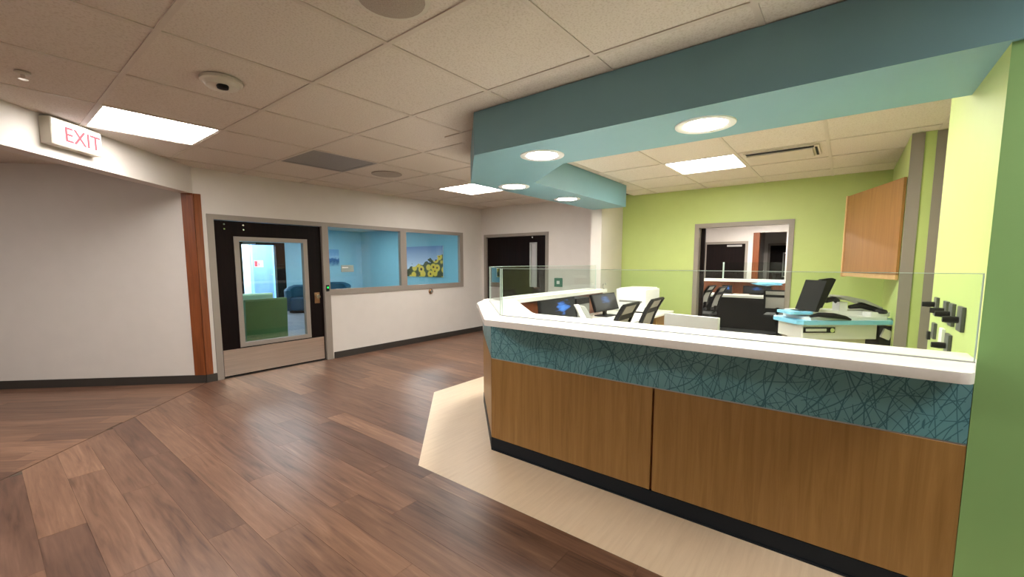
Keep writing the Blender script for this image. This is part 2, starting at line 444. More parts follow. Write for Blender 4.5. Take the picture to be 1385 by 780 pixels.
def thing(name, label, cat, loc=(0, 0, 0), rz=0.0, group=None, kind=None):
    o = bpy.data.objects.new(name, None); COL.objects.link(o)
    o.empty_display_size = 0.1
    o.location = loc; o.rotation_euler = (0, 0, rz)
    ORIGIN[o.name] = Vector(loc)
    return tag(o, label, cat, group, kind)

def struct(name, bm, mat, label, cat, **kw):
    o = obj(name, bm, mat, **kw)
    return tag(o, label, cat, kind='structure')

def copy_tree(o, parent=None):
    c = o.copy(); COL.objects.link(c); c.parent = parent
    ORIGIN[c.name] = ORIGIN[o.name].copy()
    for ch in [x for x in bpy.data.objects if x.parent == o]: copy_tree(ch, c)
    return c

def clip(poly, planes):
    """keep the part of a convex outline where a*x + b*y <= c for every plane"""
    for a, b, c in planes:
        out = []
        for i in range(len(poly)):
            p, q = poly[i - 1], poly[i]
            dp, dq = a * p[0] + b * p[1] - c, a * q[0] + b * q[1] - c
            if (dp <= 0) != (dq <= 0):
                t = dp / (dp - dq); out.append((p[0] + t * (q[0] - p[0]), p[1] + t * (q[1] - p[1])))
            if dq <= 0: out.append(q)
        poly = out
        if len(poly) < 3: return []
    return poly

def piece(name, poly, z0, z1, mat, parent, rz=0.0):
    """one small slab whose origin is its own centre"""
    cx = sum(p[0] for p in poly) / len(poly); cy = sum(p[1] for p in poly) / len(poly)
    c, s = math.cos(-rz), math.sin(-rz)
    loc = [((p[0] - cx) * c - (p[1] - cy) * s, (p[0] - cx) * s + (p[1] - cy) * c) for p in poly]
    bm = bmesh.new(); prism(bm, loc, z0, z1)
    o = obj(name, bm, mat)
    o.parent = parent; o.location = (cx, cy, 0); o.rotation_euler = (0, 0, rz)
    return o

# ------------------------------------------------------------------ main dimensions (metres)
ZC = 2.632            # ceiling
YW = 6.217            # wall with the lounge door and windows
XB = 6.844            # back wall (white)
XG = 7.148            # back wall of the station (lime)
XP = 2.4675           # plane of desk front, soffit and green end wall
ZH = 2.325            # underside of diagonal header
ZS = 2.316            # underside of teal soffit
K = (1.70, YW)        # corner at the timber strip
E2 = (-1.80, 2.717)   # other end of the header
D = (-math.sqrt(.5), math.sqrt(.5))    # direction down the side corridor
CORR = 4.6

# ------------------------------------------------------------------ floor
bm = bmesh.new(); prism(bm, [(-1.9, -3.5), (14.0, -3.5), (14.0, YW + .06), (1.72, YW + .06), (-1.9, 2.64)], -0.10, -0.004)
floor = struct('floor', bm, 'slab', 'brown wood-look plank floor of the lobby and corridor', 'floor')
bm = bmesh.new(); prism(bm, [(1.72, YW + .06), (-1.9, 2.64), (-1.9 + D[0] * CORR, 2.64 + D[1] * CORR), (1.72 + D[0] * CORR, YW + .06 + D[1] * CORR)], -0.10, -0.004)
floor_c = struct('floor', bm, 'slab', 'brown plank floor of the side corridor beyond the diagonal seam', 'floor')

W, LEN, GAP = 0.190, 1.52, 0.0006
lobby = [(-1, 0, 1.78), (1, 0, XB), (0, 1, YW), (0, -1, 1.2), (-1, 1, 4.50)]
rng = random.Random(3)
x = -1.8
while x < XB:
    y = -1.2 - rng.random() * LEN
    while y < YW:
        poly = [(x + GAP, y + GAP), (x + W - GAP, y + GAP), (x + W - GAP, y + LEN - GAP), (x + GAP, y + LEN - GAP)]
        y += LEN
        # the desk, its cream surround and the station hide the rest
        if poly[0][0] > 2.2 and poly[2][1] < poly[0][0] + 0.1 and poly[2][1] < 3.3: continue
        p = clip(poly, lobby)
        if p and area(p) > 0.004: piece('plank', p, -0.0035, 0.0, 'plank', floor)
    x += W
# corridor planks run down the corridor, 45 degrees to the lobby's
u = 0.0
hl = math.hypot(K[0] - E2[0], K[1] - E2[1])
while u < hl:
    v = -rng.random() * LEN
    while v < CORR - 0.3:
        def P(a, b): return (K[0] - a * .70711 + b * D[0], K[1] - a * .70711 + b * D[1])
        v0, v1, u0, u1 = max(v, 0.0) + GAP, min(v + LEN, CORR) - GAP, u + GAP, min(u + W, hl) - GAP
        v += LEN
        if v1 - v0 > 0.03: piece('plank', [P(u0, v0), P(u1, v0), P(u1, v1), P(u0, v1)], -0.0035, 0.0, 'plank', floor_c, rz=math.radians(45))
    u += W
bm = bmesh.new()
prism(bm, [(1.925, -1.4), (1.925, 2.40), (3.19, 3.66), (XB, 3.66), (XB, 2.5), (3.6, 2.5), (2.6, 1.6), (2.6, -.44), (2.4675, -.44), (2.4675, -1.4)], -0.0035, 0.0012)
border = obj('vinyl_border', bm, 'cream_vinyl', floor); border['label'] = 'cream sheet vinyl surround in front of the desk'
bm = B((2.62, XG, -.44, 2.4, -0.0035, 0.0))
obj('station_vinyl', bm, 'cream_vinyl', floor)

# ------------------------------------------------------------------ ceiling
bm = bmesh.new(); prism(bm, [(-1.9, -3.5), (14.0, -3.5), (14.0, YW + .06), (1.72, YW + .06), (-1.9, 2.64)], ZC + 0.03, ZC + 0.12)
ceiling = struct('ceiling', bm, 'slab', 'beige speckled drop ceiling of square tiles in a metal grid', 'ceiling')
bm = bmesh.new(); prism(bm, [(1.72, YW + .06), (-1.9, 2.64), (-1.9 + D[0] * CORR, 2.64 + D[1] * CORR), (1.72 + D[0] * CORR, YW + .06 + D[1] * CORR)], ZC, ZC + 0.12)
struct('ceiling', bm, 'tile', 'low ceiling of the side corridor behind the exit sign header', 'ceiling')

T = 0.7825
LX = [1.433 + T * k for k in range(-5, 8)]
LY = [1.95 + T * k for k in range(-5, 7)]
SX = [4.31 + 0.77 * k for k in range(-2, 5)]
SY = [0.20 + 0.78 * k for k in range(-2, 5)]
reg_a = [(1, 0, 2.75), (-1, 0, 1.8), (0, 1, YW), (0, -1, 2.5), (-1, 1, YW - K[0])]
reg_b = [(-1, 0, -2.75), (1, 0, XB), (0, 1, YW), (0, -1, -2.95)]
reg_s = [(-1, 0, -2.75), (1, 0, XG), (0, 1, 2.95), (0, -1, 0.7)]
LIGHT_CELLS = {('l', 4, 8): 'lamp'}
holes = []   # (grid, i, j) cells taken by lamps / metal panels

def cell(xs, ys, i, j): return (xs[i], xs[i + 1], ys[j], ys[j + 1])
def lcell(x, y):
    i = max(k for k in range(len(LX)) if LX[k] <= x); j = max(k for k in range(len(LY)) if LY[k] <= y)
    return i, j
TROFFERS = [((1.05, 4.7), 'lamp', 'bright square ceiling light panel beside the exit sign'),
            ((4.9, 4.7), 'lamp', 'bright square ceiling light panel near the far corner, left of the teal soffit'),
            ((-0.6, 2.4), 'lamp', 'added unseen ceiling light panel filling the lobby from the left'),  # added fill panel out of view, lights the lobby from the left
            ((1.83, -1.5), 'lamp', 'added unseen ceiling light panel brightening the green wall')]  # added out of view to lift the green wall but not the desk
PANEL = lcell(2.6, 4.7)
taken = {lcell(*t[0]) for t in TROFFERS} | {PANEL}

hw = 0.014
def tiles(xs, ys, region, skip):
    for i in range(len(xs) - 1):
        for j in range(len(ys) - 1):
            if (i, j) in skip: continue
            x0, x1, y0, y1 = cell(xs, ys, i, j)
            p = clip([(x0 + hw - .002, y0 + hw - .002), (x1 - hw + .002, y0 + hw - .002), (x1 - hw + .002, y1 - hw + .002), (x0 + hw - .002, y1 - hw + .002)], region)
            if p and area(p) > 0.003: piece('ceiling_tile', p, ZC + 0.006, ZC + 0.022, 'tile', ceiling)
    for k, x in enumerate(xs):
        p = clip([(x - hw, -4), (x + hw, -4), (x + hw, 8), (x - hw, 8)], region)
        if p: bm = bmesh.new(); prism(bm, p, ZC, ZC + 0.012); obj('grid_bar', bm, 'tbar', ceiling)
    for j, y in enumerate(ys):
        for i in range(len(xs) - 1):
            p = clip([(xs[i] + hw, y - hw), (xs[i + 1] - hw, y - hw), (xs[i + 1] - hw, y + hw), (xs[i] + hw, y + hw)], region)
            if p and area(p) > 0.001: bm = bmesh.new(); prism(bm, p, ZC, ZC + 0.012); obj('grid_bar', bm, 'tbar', ceiling)
tiles(LX, LY, reg_a, taken)
tiles(LX, LY, reg_b, taken)
SLIGHT, SLIGHT2 = (3, 3), (1, 2)   # cells of the station's visible light and the added one
tiles(SX, SY, reg_s, {SLIGHT, SLIGHT2})

def troffer(x0, x1, y0, y1, z, mat, label, group='square ceiling light panels', rim=0.016):
    t = thing('ceiling_light', label, 'ceiling light', ((x0 + x1) / 2, (y0 + y1) / 2, z), group=group)
    bm = B((x0, x1, y0, y0 + rim, z, z + .02), (x0, x1, y1 - rim, y1, z, z + .02), (x0, x0 + rim, y0 + rim, y1 - rim, z, z + .02), (x1 - rim, x1, y0 + rim, y1 - rim, z, z + .02))
    obj('frame', bm, 'tbar', t)
    obj('diffuser', B((x0 + rim, x1 - rim, y0 + rim, y1 - rim, z + .006, z + .016)), mat, t)
    return t
for (c, m, lab) in TROFFERS:
    x0, x1, y0, y1 = cell(LX, LY, *lcell(*c))
    troffer(x0 + hw, x1 - hw, y0 + hw, y1 - hw, ZC + 0.003, m, lab)
x0, x1, y0, y1 = cell(SX, SY, *SLIGHT)
troffer(x0 + hw, x1 - hw, y0 + hw, y1 - hw, ZC + 0.003, 'lamp_station', 'bright square ceiling light panel inside the lime station')
x0, x1, y0, y1 = cell(SX, SY, *SLIGHT2)
troffer(x0 + hw, x1 - hw, y0 + hw, y1 - hw, ZC + 0.003, 'lamp_station', 'added station ceiling light panel hidden behind the teal soffit')  # second station panel, added unseen to brighten the jambs and lime wall
# grey metal panel in the grid
x0, x1, y0, y1 = cell(LX, LY, *PANEL)
t = thing('return_air_grille', 'flat grey metal return air panel set in the ceiling grid', 'vent', ((x0 + x1) / 2, (y0 + y1) / 2, ZC))
obj('frame', B((x0 + hw, x1 - hw, y0 + hw, y0 + .05, ZC + .002, ZC + .02), (x0 + hw, x1 - hw, y1 - .05, y1 - hw, ZC + .002, ZC + .02), (x0 + hw, x0 + .05, y0 + .05, y1 - .05, ZC + .002, ZC + .02), (x1 - .05, x1 - hw, y0 + .05, y1 - .05, ZC + .002, ZC + .02)), 'grille', t)
obj('core', B((x0 + .05, x1 - .05, y0 + .05, y1 - .05, ZC + .006, ZC + .02)), 'grille', t)

# ------------------------------------------------------------------ walls
bm = B((K[0], 1.845, YW, YW + .115, 0, 2.75), (1.845, 6.235, YW, YW + .115, 2.07, 2.75), (6.235, XB + .115, YW, YW + .115, 0, 2.75), (3.345, 6.235, YW, YW + .115, 0, 1.005))
struct('wall_left', bm, 'wall', 'long off-white wall with the lounge door and interior windows', 'wall')
n = (math.sqrt(.5), math.sqrt(.5))
q = (K[0] + D[0] * CORR, K[1] + D[1] * CORR)
bm = bmesh.new(); prism(bm, [K, q, (q[0] + .12 * n[0], q[1] + .12 * n[1]), (K[0], K[1] + .12 * math.sqrt(2))], 0, 2.75)
struct('wall_corridor', bm, 'wall', 'blank white corridor wall left of the wooden corner strip', 'wall')
q2 = (E2[0] + D[0] * CORR, E2[1] + D[1] * CORR)
bm = bmesh.new(); prism(bm, [q, q2, (q2[0] + .12 * D[0], q2[1] + .12 * D[1]), (q[0] + .12 * D[0], q[1] + .12 * D[1])], 0, 2.75)
struct('wall_corridor_end', bm, 'wall', 'off-white end wall of the side corridor', 'wall')
bm = bmesh.new(); prism(bm, [E2, q2, (q2[0] - .12 * n[0], q2[1] - .12 * n[1]), (E2[0] - .12 * n[0], E2[1] - .12 * n[1])], 0, 2.75)
struct('wall_corridor_left', bm, 'wall', 'off-white left wall of the side corridor', 'wall')
bm = bmesh.new(); prism(bm, [K, E2, (E2[0] + .15 * D[0], E2[1] + .15 * D[1]), (K[0] + .15 * D[0], K[1] + .15 * D[1])], ZH, ZC + .03)
struct('wall_header', bm, 'wall', 'white diagonal header beam above the corridor mouth carrying the exit sign', 'wall')
struct('wall_side', B((-1.92, -1.80, -3.5, 2.63, 0, 2.75)), 'wall', 'off-white lobby wall behind the camera on the left', 'wall')
struct('wall_rear', B((-1.8, XP, -3.62, -3.5, 0, 2.75)), 'wall', 'off-white wall at the rear of the lobby', 'wall')
# green end wall: leaf green front, lime side
bm = bmesh.new(); prism(bm, [(XP, -3.5), (XP, -.44), (3.70, -.44), (3.70, -.56), (2.59, -.56), (2.59, -3.5)], 0, ZC + .03)
w = struct('wall_right', bm, 'leaf', 'green wall at the right end of the desk with a lime side', 'wall', mats=['lime'])
for p in w.data.polygons:
    if p.normal.x > -0.5: p.material_index = 1
struct('wall_alcove', B((3.58, 5.4, -1.42, -1.30, 0, ZC + .03), (3.58, 3.70, -1.30, -.56, 0, ZC + .03)), 'lime', 'lime alcove wall behind the opening beside the switches', 'wall')
struct('wall_station_side', B((5.28, XG, -.70, -.40, 0, ZC + .03), (5.28, 5.40, -1.30, -.70, 0, ZC + .03)), 'lime', 'short lime side wall behind the wood wall cabinet', 'wall')
struct('trim_1', B((5.268, 5.28, -.487, -.398, 0, ZC)), 'taupe', 'taupe upright metal jamb next to the wall cabinet', 'trim')
struct('trim_2', B((5.268, 5.28, -.645, -.562, 0, ZC), (5.262, 5.268, -.645, -.625, 0, ZC)), 'taupe', 'taupe upright metal jamb next to the lime side wall', 'trim')
# station back wall with the cased opening
DY0, DY1, DZ = 0.625, 1.880, 2.060
bm = B((XG, XG + .12, -.70, DY0, 0, ZC + .03), (XG, XG + .12, DY1, 3.135, 0, ZC + .03), (XG, XG + .12, DY0, DY1, DZ, ZC + .03))
struct('wall_back_right', bm, 'lime', 'lime green back wall of the station with a cased opening', 'wall')
bm = bmesh.new(); prism(bm, [(6.10, 3.02), (XG + .12, 3.15), (XG + .12, 3.20), (6.10, 3.20)], 0, ZC + .03)
struct('wall_stub', bm, 'wall', 'narrow white wall end under the soffit, left of the lime wall', 'wall')
bm = B((XB, XB + .115, 3.20, 4.525, 0, 2.75), (XB, XB + .115, 6.105, YW, 0, 2.75), (XB, XB + .115, 4.525, 6.105, 2.045, 2.75))
struct('wall_back_left', bm, 'wall', 'off-white back wall with the dark narrow-window door', 'wall')

# baseboards
bm = B((K[0], 1.815, YW - .012, YW, 0, .10))
struct('baseboard_left_1', bm, 'baseboard', 'short dark vinyl base between wooden strip and lounge door', 'baseboard')
bm = B((3.395, XB, YW - .012, YW, 0, .10), (3.395, XB, YW - .02, YW - .012, 0, .012))
struct('baseboard_left_2', bm, 'baseboard', 'dark vinyl base along the wall under the interior windows', 'baseboard')
bm = bmesh.new(); a = (K[0] - .012 * n[0], K[1] - .012 * n[1]); c = (q[0] - .012 * n[0], q[1] - .012 * n[1]); prism(bm, [K, q, c, a], 0, .10)
struct('baseboard_corridor', bm, 'baseboard', 'dark vinyl base along the blank corridor wall', 'baseboard')
struct('baseboard_back', B((XB - .012, XB, 3.20, 4.46, 0, .10)), 'baseboard', 'dark vinyl base under the green switch plate', 'baseboard')

# timber corner strip (wraps the corner)
t = thing('corner_guard', 'tall reddish wooden corner strip beside the lounge door', 'corner guard', (K[0], K[1], .10))
bm = B((K[0], K[0] + .075, YW - .014, YW, .10, ZH))
obj('strip', bm, 'cherry', t)
bm = bmesh.new()
a0 = K; a1 = (K[0] + D[0] * .125, K[1] + D[1] * .125)
prism(bm, [a0, a1, (a1[0] - .014 * n[0], a1[1] - .014 * n[1]), (a0[0] - .006, a0[1] - .014)], .10, ZH)
obj('strip', bm, 'cherry', t)

# ------------------------------------------------------------------ exit sign
def exit_sign():
    c = 0.5 * (0.40 + 0.765), 0.5 * (4.917 + 5.282)
    t = thing('exit_sign', 'lit white exit sign with red letters on the diagonal header', 'exit sign', (c[0], c[1], 2.415), rz=math.radians(45))
    # local: +x along the header to the right, -y out of the wall
    bm = B((-.268, .195, -.085, 0, 0, .205)); bev(bm, .012, 3)
    obj('housing', bm, 'offwhite_plastic', t, world=False, smooth=True)
    bm = B((-.256, .183, -.094, -.08, .012, .193)); bev(bm, .006, 2)
    obj('lit_face', bm, 'exit_face', t, world=False)
    cu = bpy.data.curves.new('exit_text', 'FONT'); cu.body = 'EXIT'; cu.align_x = 'CENTER'; cu.size = 0.165; cu.extrude = 0.002; cu.space_character = 1.0
    to = bpy.data.objects.new('exit_text', cu); COL.objects.link(to)
    dg = bpy.context.evaluated_depsgraph_get(); dg.update()
    me = bpy.data.meshes.new_from_object(to.evaluated_get(dg))
    bpy.data.objects.remove(to)
    o = bpy.data.objects.new('lettering', me); COL.objects.link(o); me.materials.clear(); me.materials.append(M['exit_red'])
    ORIGIN[o.name] = Vector((0, 0, 0))
    o.parent = t; o.rotation_euler = (math.radians(90), 0, 0); o.location = (-.005, -.097, .042)
    o['label'] = 'red EXIT lettering'
exit_sign()

# ------------------------------------------------------------------ soffit
bm = bmesh.new()
prism(bm, [(2.445, -1.6), (2.445, 2.29), (3.28, 3.125), (6.10, 3.18), (6.10, 2.63), (3.655, 2.575), (3.11, 1.90), (3.11, -.44), (XP, -.44), (XP, -1.6)], ZS, ZC)
tag(obj('soffit', bm, 'teal'), 'teal dropped soffit following the desk, with round lights underneath', 'soffit', kind='structure')
def downlight(x, y, label):
    t = thing('downlight', label, 'downlight', (x, y, ZS), group='round downlights in the teal soffit')
    bm = bmesh.new()
    seg = 32
    prof = [(.115, -.001), (.150, -.010), (.168, -.006), (.170, 0.0)]
    rings = [[bm.verts.new((r * math.cos(2 * math.pi * k / seg), r * math.sin(2 * math.pi * k / seg), z)) for k in range(seg)] for r, z in prof]
    for a, b_ in zip(rings, rings[1:]):
        for k in range(seg): bm.faces.new((a[k], a[(k + 1) % seg], b_[(k + 1) % seg], b_[k]))
    obj('trim_ring', bm, 'white_plastic', t, world=False, smooth=True)
    bm = bmesh.new(); lathe(bm, [(.117, -.004), (.117, -.001)], seg=32)
    obj('lens', bm, 'down', t, world=False)
downlight(2.775, 0.711, 'large round downlight in the soffit nearest the green wall')
downlight(2.775, 1.885, 'round downlight in the soffit above the desk corner')
downlight(3.70, 2.88, 'small-looking round downlight in the soffit chamfer, second from the far end')
downlight(4.85, 2.90, 'farthest round downlight near the end of the soffit wing')

# ------------------------------------------------------------------ lounge door
def lounge_door():
    d = thing('door_1', 'dark espresso glazed door with steel kick plate and taupe frame', 'door', (2.6, YW, 0), kind='structure')
    fr = obj('door_frame', B((1.818, 1.892, YW - .015, YW + .125, 0, 2.098), (1.892, 3.275, YW - .015, YW + .125, 2.035, 2.098), (3.275, 3.372, YW - .015, YW + .125, 0, 2.098),
                        (1.892, 1.905, YW + .075, YW + .10, 0, 2.035), (3.262, 3.275, YW + .075, YW + .10, 0, 2.035)), 'taupe', d)
    y0, y1 = YW + .03, YW + .074
    x0, x1, z1 = 1.897, 3.268, 2.028
    gx0, gx1, gz0, gz1 = 2.15, 3.02, .415, 1.80
    leaf = obj('door_leaf', B((x0, gx0, y0, y1, .012, z1), (gx1, x1, y0, y1, .012, z1), (gx0, gx1, y0, y1, gz1, z1), (gx0, gx1, y0, y1, .012, gz0)), 'espresso', d)
    g = .055
    obj('glazing_frame', B((gx0 - .04, gx0 + .02, y0 - .014, y1 + .014, gz0 - .035, gz1 + .035), (gx1 - .02, gx1 + .04, y0 - .014, y1 + .014, gz0 - .035, gz1 + .035),
                           (gx0 + .02, gx1 - .02, y0 - .014, y1 + .014, gz1 - .02, gz1 + .035), (gx0 + .02, gx1 - .02, y0 - .014, y1 + .014, gz0 - .035, gz0 + .02)), 'taupe', leaf, world=False)
    obj('pane', B((gx0 + .01, gx1 - .01, y0 + .019, y0 + .025, gz0 + .01, gz1 - .01)), 'glass_clear', leaf, world=False)
    bm = B((x0 + .012, x1 - .012, y0 - .004, y0, .022, .365)); bev(bm, .0015, 1)
    obj('kick_plate', bm, 'steel', leaf, world=False)
    bm = B((3.135, 3.215, y0 - .012, y0, .885, 1.05)); bev(bm, .012, 3)
    obj('lock_plate', bm, 'bronze', leaf, world=False, smooth=True)
    bm = bmesh.new(); tube(bm, [(3.178, y0 - .010, .985), (3.178, y0 - .05, .985)], [.022, .028], 14)
    obj('knob', bm, 'chrome', leaf, world=False, smooth=True)
    bm = bmesh.new()
    for xx in (2.015, 2.235):
        for zz in (1.925, 1.985): tube(bm, [(xx, y0 - .004, zz), (xx, y0 + .003, zz)], .010, 10)
    o = obj('closer_bolts', bm, 'chrome', leaf, world=False); o['kind'] = 'stuff'
lounge_door()

# interior window in the left wall
def lounge_window():
    w = thing('window_1', 'two-pane interior window with taupe frame beside the lounge door', 'window', (4.8, YW, 1.0), kind='structure')
    y0, y1 = YW - .015, YW + .05
    obj('window_frame', B((3.372, 6.262, y0, y1, 2.038, 2.098), (3.372, 6.262, y0, y1, .995, 1.085), (6.172, 6.262, y0, y1, 1.085, 2.038)), 'taupe', w)
    obj('mullion', B((4.70, 4.83, y0, y1, 1.085, 2.038)), 'taupe', w)
    obj('pane', B((3.372, 4.70, YW + .012, YW + .018, 1.085, 2.038)), 'glass_clear', w)
    obj('pane', B((4.83, 6.172, YW + .012, YW + .018, 1.085, 2.038)), 'glass_clear', w)
lounge_window()
t = thing('room_sign', 'small sage grey plaque on the glass right of the lounge door', 'sign', (3.66, YW, 1.36))
bm = B((3.57, 3.79, YW + .003, YW + .0118, 1.345, 1.455)); bev(bm, .004, 1); obj('plate', bm, 'sign_grey', t)
obj('text_bar', B((3.59, 3.69, YW + .0015, YW + .003, 1.41, 1.425)), 'white_plastic', t)
t = thing('card_reader', 'tiny black reader with green light on the door mullion', 'card reader', (3.325, YW - .015, 1.09))
bm = B((3.30, 3.345, YW - .032, YW - .015, 1.06, 1.155)); bev(bm, .004, 2); obj('body', bm, 'black', t, smooth=True)
obj('indicator', B((3.312, 3.333, YW - .035, YW - .032, 1.105, 1.128)), 'led_green', t)
t = thing('wall_sensor', 'small round metal button on the wall below the right window pane', 'wall button', (5.38, YW, .94))
bm = bmesh.new(); tube(bm, [(5.38, YW, .945), (5.38, YW - .02, .945), (5.38, YW - .03, .945)], [.05, .05, .04], 18); obj('rim', bm, 'bronze', t, smooth=True)
bm = bmesh.new(); tube(bm, [(5.38, YW - .028, .945), (5.38, YW - .037, .945)], .026, 14); obj('button', bm, 'chrome', t, smooth=True)

# ------------------------------------------------------------------ lounge behind the window
LY1, LX1 = 14.5, 9.18
struct('floor', B((1.9, LX1, YW + .115, LY1 + 2.2, -.08, 0)), 'lounge_floor', 'grey vinyl floor of the blue lounge', 'floor')
struct('ceiling', B((1.9, LX1, YW + .115, LY1 + 2.2, ZC, ZC + .08)), 'tile', 'ceiling of the blue lounge', 'ceiling')
struct('wall_lounge_left', B((1.78, 1.9, YW + .2, LY1 + .12, 0, 2.75)), 'blue_wall', 'blue left wall of the lounge', 'wall')
struct('wall_lounge_right', B((LX1, LX1 + .12, YW + .115, LY1 + .12, 0, 2.75)), 'blue_wall', 'blue lounge wall with the sunflower picture', 'wall')
struct('wall_lounge_inner', B((XB + .115, LX1, YW, YW + .115, 0, 2.75)), 'blue_wall', 'blue lounge wall beyond the window', 'wall')
EX0, EX1, EZ = 5.03, 6.36, 2.13
struct('wall_lounge_far', B((1.9, EX0, LY1, LY1 + .12, 0, 2.75), (EX1, LX1, LY1, LY1 + .12, 0, 2.75), (EX0, EX1, LY1, LY1 + .12, EZ, 2.75)), 'pale_blue_wall', 'pale blue far wall of the lounge', 'wall')
# dark outer door with a view into a bright vestibule
d = thing('door_2', 'dark framed glass door at the far end of the lounge', 'door', (5.7, LY1, 0), kind='structure')
obj('door_frame', B((EX0, EX0 + .07, LY1 - .02, LY1 + .14, 0, EZ), (EX1 - .28, EX1, LY1 - .02, LY1 + .14, 0, EZ), (EX0 + .07, EX1 - .28, LY1 - .02, LY1 + .14, EZ - .08, EZ)), 'espresso', d)
obj('pane', B((EX0 + .07, EX1 - .28, LY1 + .05, LY1 + .056, .1, EZ - .08)), 'glass_clear', d)
obj('bottom_rail', B((EX0 + .07, EX1 - .28, LY1 + .03, LY1 + .075, 0, .1)), 'espresso', d)
obj('closer', B((EX0 + .1, EX0 + .45, LY1 - .06, LY1 - .02, EZ - .07, EZ - .02)), 'grey_plastic', d)
struct('wall_vestibule', B((4.7, 7.0, LY1 + 2.2, LY1 + 2.3, 0, 2.75), (4.7, 4.8, LY1 + .12, LY1 + 2.2, 0, 2.75), (6.9, 7.0, LY1 + .12, LY1 + 2.2, 0, 2.75)), 'white_plastic', 'bright white vestibule wall seen through the far glass door', 'wall')
d = thing('door_3', 'pale blue inner door in the bright vestibule', 'door', (6.5, LY1 + 2.1, 0), kind='structure')
m_blue = plain('light_blue_door', (0.22, 0.34, 0.66), 0.4)
obj('door_leaf', B((6.18, 6.84, LY1 + 2.12, LY1 + 2.17, .01, 2.2)), m_blue, d)
obj('door_frame', B((6.12, 6.18, LY1 + 2.10, LY1 + 2.2, 0, 2.28), (6.84, 6.895, LY1 + 2.10, LY1 + 2.2, 0, 2.28), (6.18, 6.84, LY1 + 2.10, LY1 + 2.2, 2.2, 2.28)), 'pale_blue_wall', d)
bm = bmesh.new(); tube(bm, [(6.78, LY1 + 2.12, 1.05), (6.78, LY1 + 2.05, 1.05), (6.68, LY1 + 2.05, 1.05)], .013, 8); obj('door_handle', bm, 'chrome', d)
t = thing('door_notice', 'small white notice with red print on the pale blue door', 'notice', (6.36, LY1 + 2.12, 1.33))
obj('sheet', B((6.22, 6.52, LY1 + 2.112, LY1 + 2.119, 1.33, 1.57)), 'paper', t)
obj('print', B((6.23, 6.33, LY1 + 2.109, LY1 + 2.112, 1.35, 1.55), (6.35, 6.39, LY1 + 2.109, LY1 + 2.112, 1.38, 1.50)), 'red_print', t)
troffer(5.0, 6.6, LY1 + .5, LY1 + 1.7, ZC - .02, 'fill_vest', 'added ceiling light panel brightening the vestibule behind the lounge', group='added lounge lights')  # panel added to make the vestibule bright
for (x, y, lab) in ((3.6, 8.0, 'added lounge light panel above the green chairs'), (7.2, 8.6, 'added lounge light panel behind the window'), (4.2, 12.0, 'added lounge light panel in front of the dark glass door'), (7.4, 12.4, 'added lounge light panel near the blue armchair')):  # panels added to light the lounge, no such lamps seen
    troffer(x - .38, x + .38, y - .38, y + .38, ZC - .02, 'fill_lounge', lab, group='added lounge lights')

t = thing('sunflower_picture', 'wide sunflower field photo print on the blue lounge wall', 'picture', (LX1, 10.86, 1.02))
bm = B((LX1 - .03, LX1, 9.96, 11.76, 1.025, 2.015)); obj('canvas', bm, 'white_plastic', t)
o = obj('print', B((LX1 - .034, LX1 - .03, 9.96, 11.76, 1.025, 2.015)), 'sunflowers', t)
t = thing('small_picture', 'small blue landscape picture on the pale lounge wall', 'picture', (8.04, LY1, 1.35))
obj('canvas', B((7.84, 8.24, LY1 - .03, LY1, 1.36, 1.96)), 'white_plastic', t)
obj('print', B((7.84, 8.24, LY1 - .034, LY1 - .03, 1.36, 1.96)), 'seascape', t)

def tub_chair(loc, rz, label, k=1.0):
    t = thing('tub_chair', label, 'armchair', loc, rz)
    # rounded shell open to -y
    bm = bmesh.new(); seg = 18
    ring = []
    for i in range(seg + 1):
        a = math.radians(-52 + (284) * i / seg)
        c, s = math.cos(a), math.sin(a)
        h = .80 if 35 < math.degrees(a) % 360 < 145 else .66 + .14 * max(0, min(1, (s + .3)))
        ring.append([((.40 * c * k, .38 * s, .06)), ((.42 * c * k, .40 * s, h)), ((.36 * c * k, .34 * s, h + .015)), ((.27 * c * k, .25 * s, h - .03)), ((.27 * c * k, .25 * s, .06))])
    vs = [[bm.verts.new(p) for p in r] for r in ring]
    for a, b_ in zip(vs, vs[1:]):
        for j in range(5): bm.faces.new((a[j], b_[j], b_[(j + 1) % 5], a[(j + 1) % 5]))
    bm.faces.new(vs[0]); bm.faces.new(vs[-1][::-1])
    obj('shell', bm, 'sofa', t, world=False, smooth=True)
    bm = bmesh.new(); lathe(bm, [(.26, .07), (.285, .12), (.285, .38), (.27, .43), (.20, .445)], seg=24)
    for v in bm.verts: v.co.x *= k; v.co.y -= .03
    obj('seat_cushion', bm, 'sofa', t, world=False, smooth=True)
    bm = bmesh.new(); lathe(bm, [(.30, 0), (.31, .055)], seg=24)
    for v in bm.verts: v.co.x *= k
    obj('plinth', bm, 'black', t, world=False)
tub_chair((6.05, 12.9, 0), math.radians(-48), 'rounded teal blue armchair on the lounge floor by the dark doorway', 1.05)
tub_chair((7.6, 13.7, 0), math.radians(-20), 'blue armchair just showing above the window sill beside the green light', 1.25)

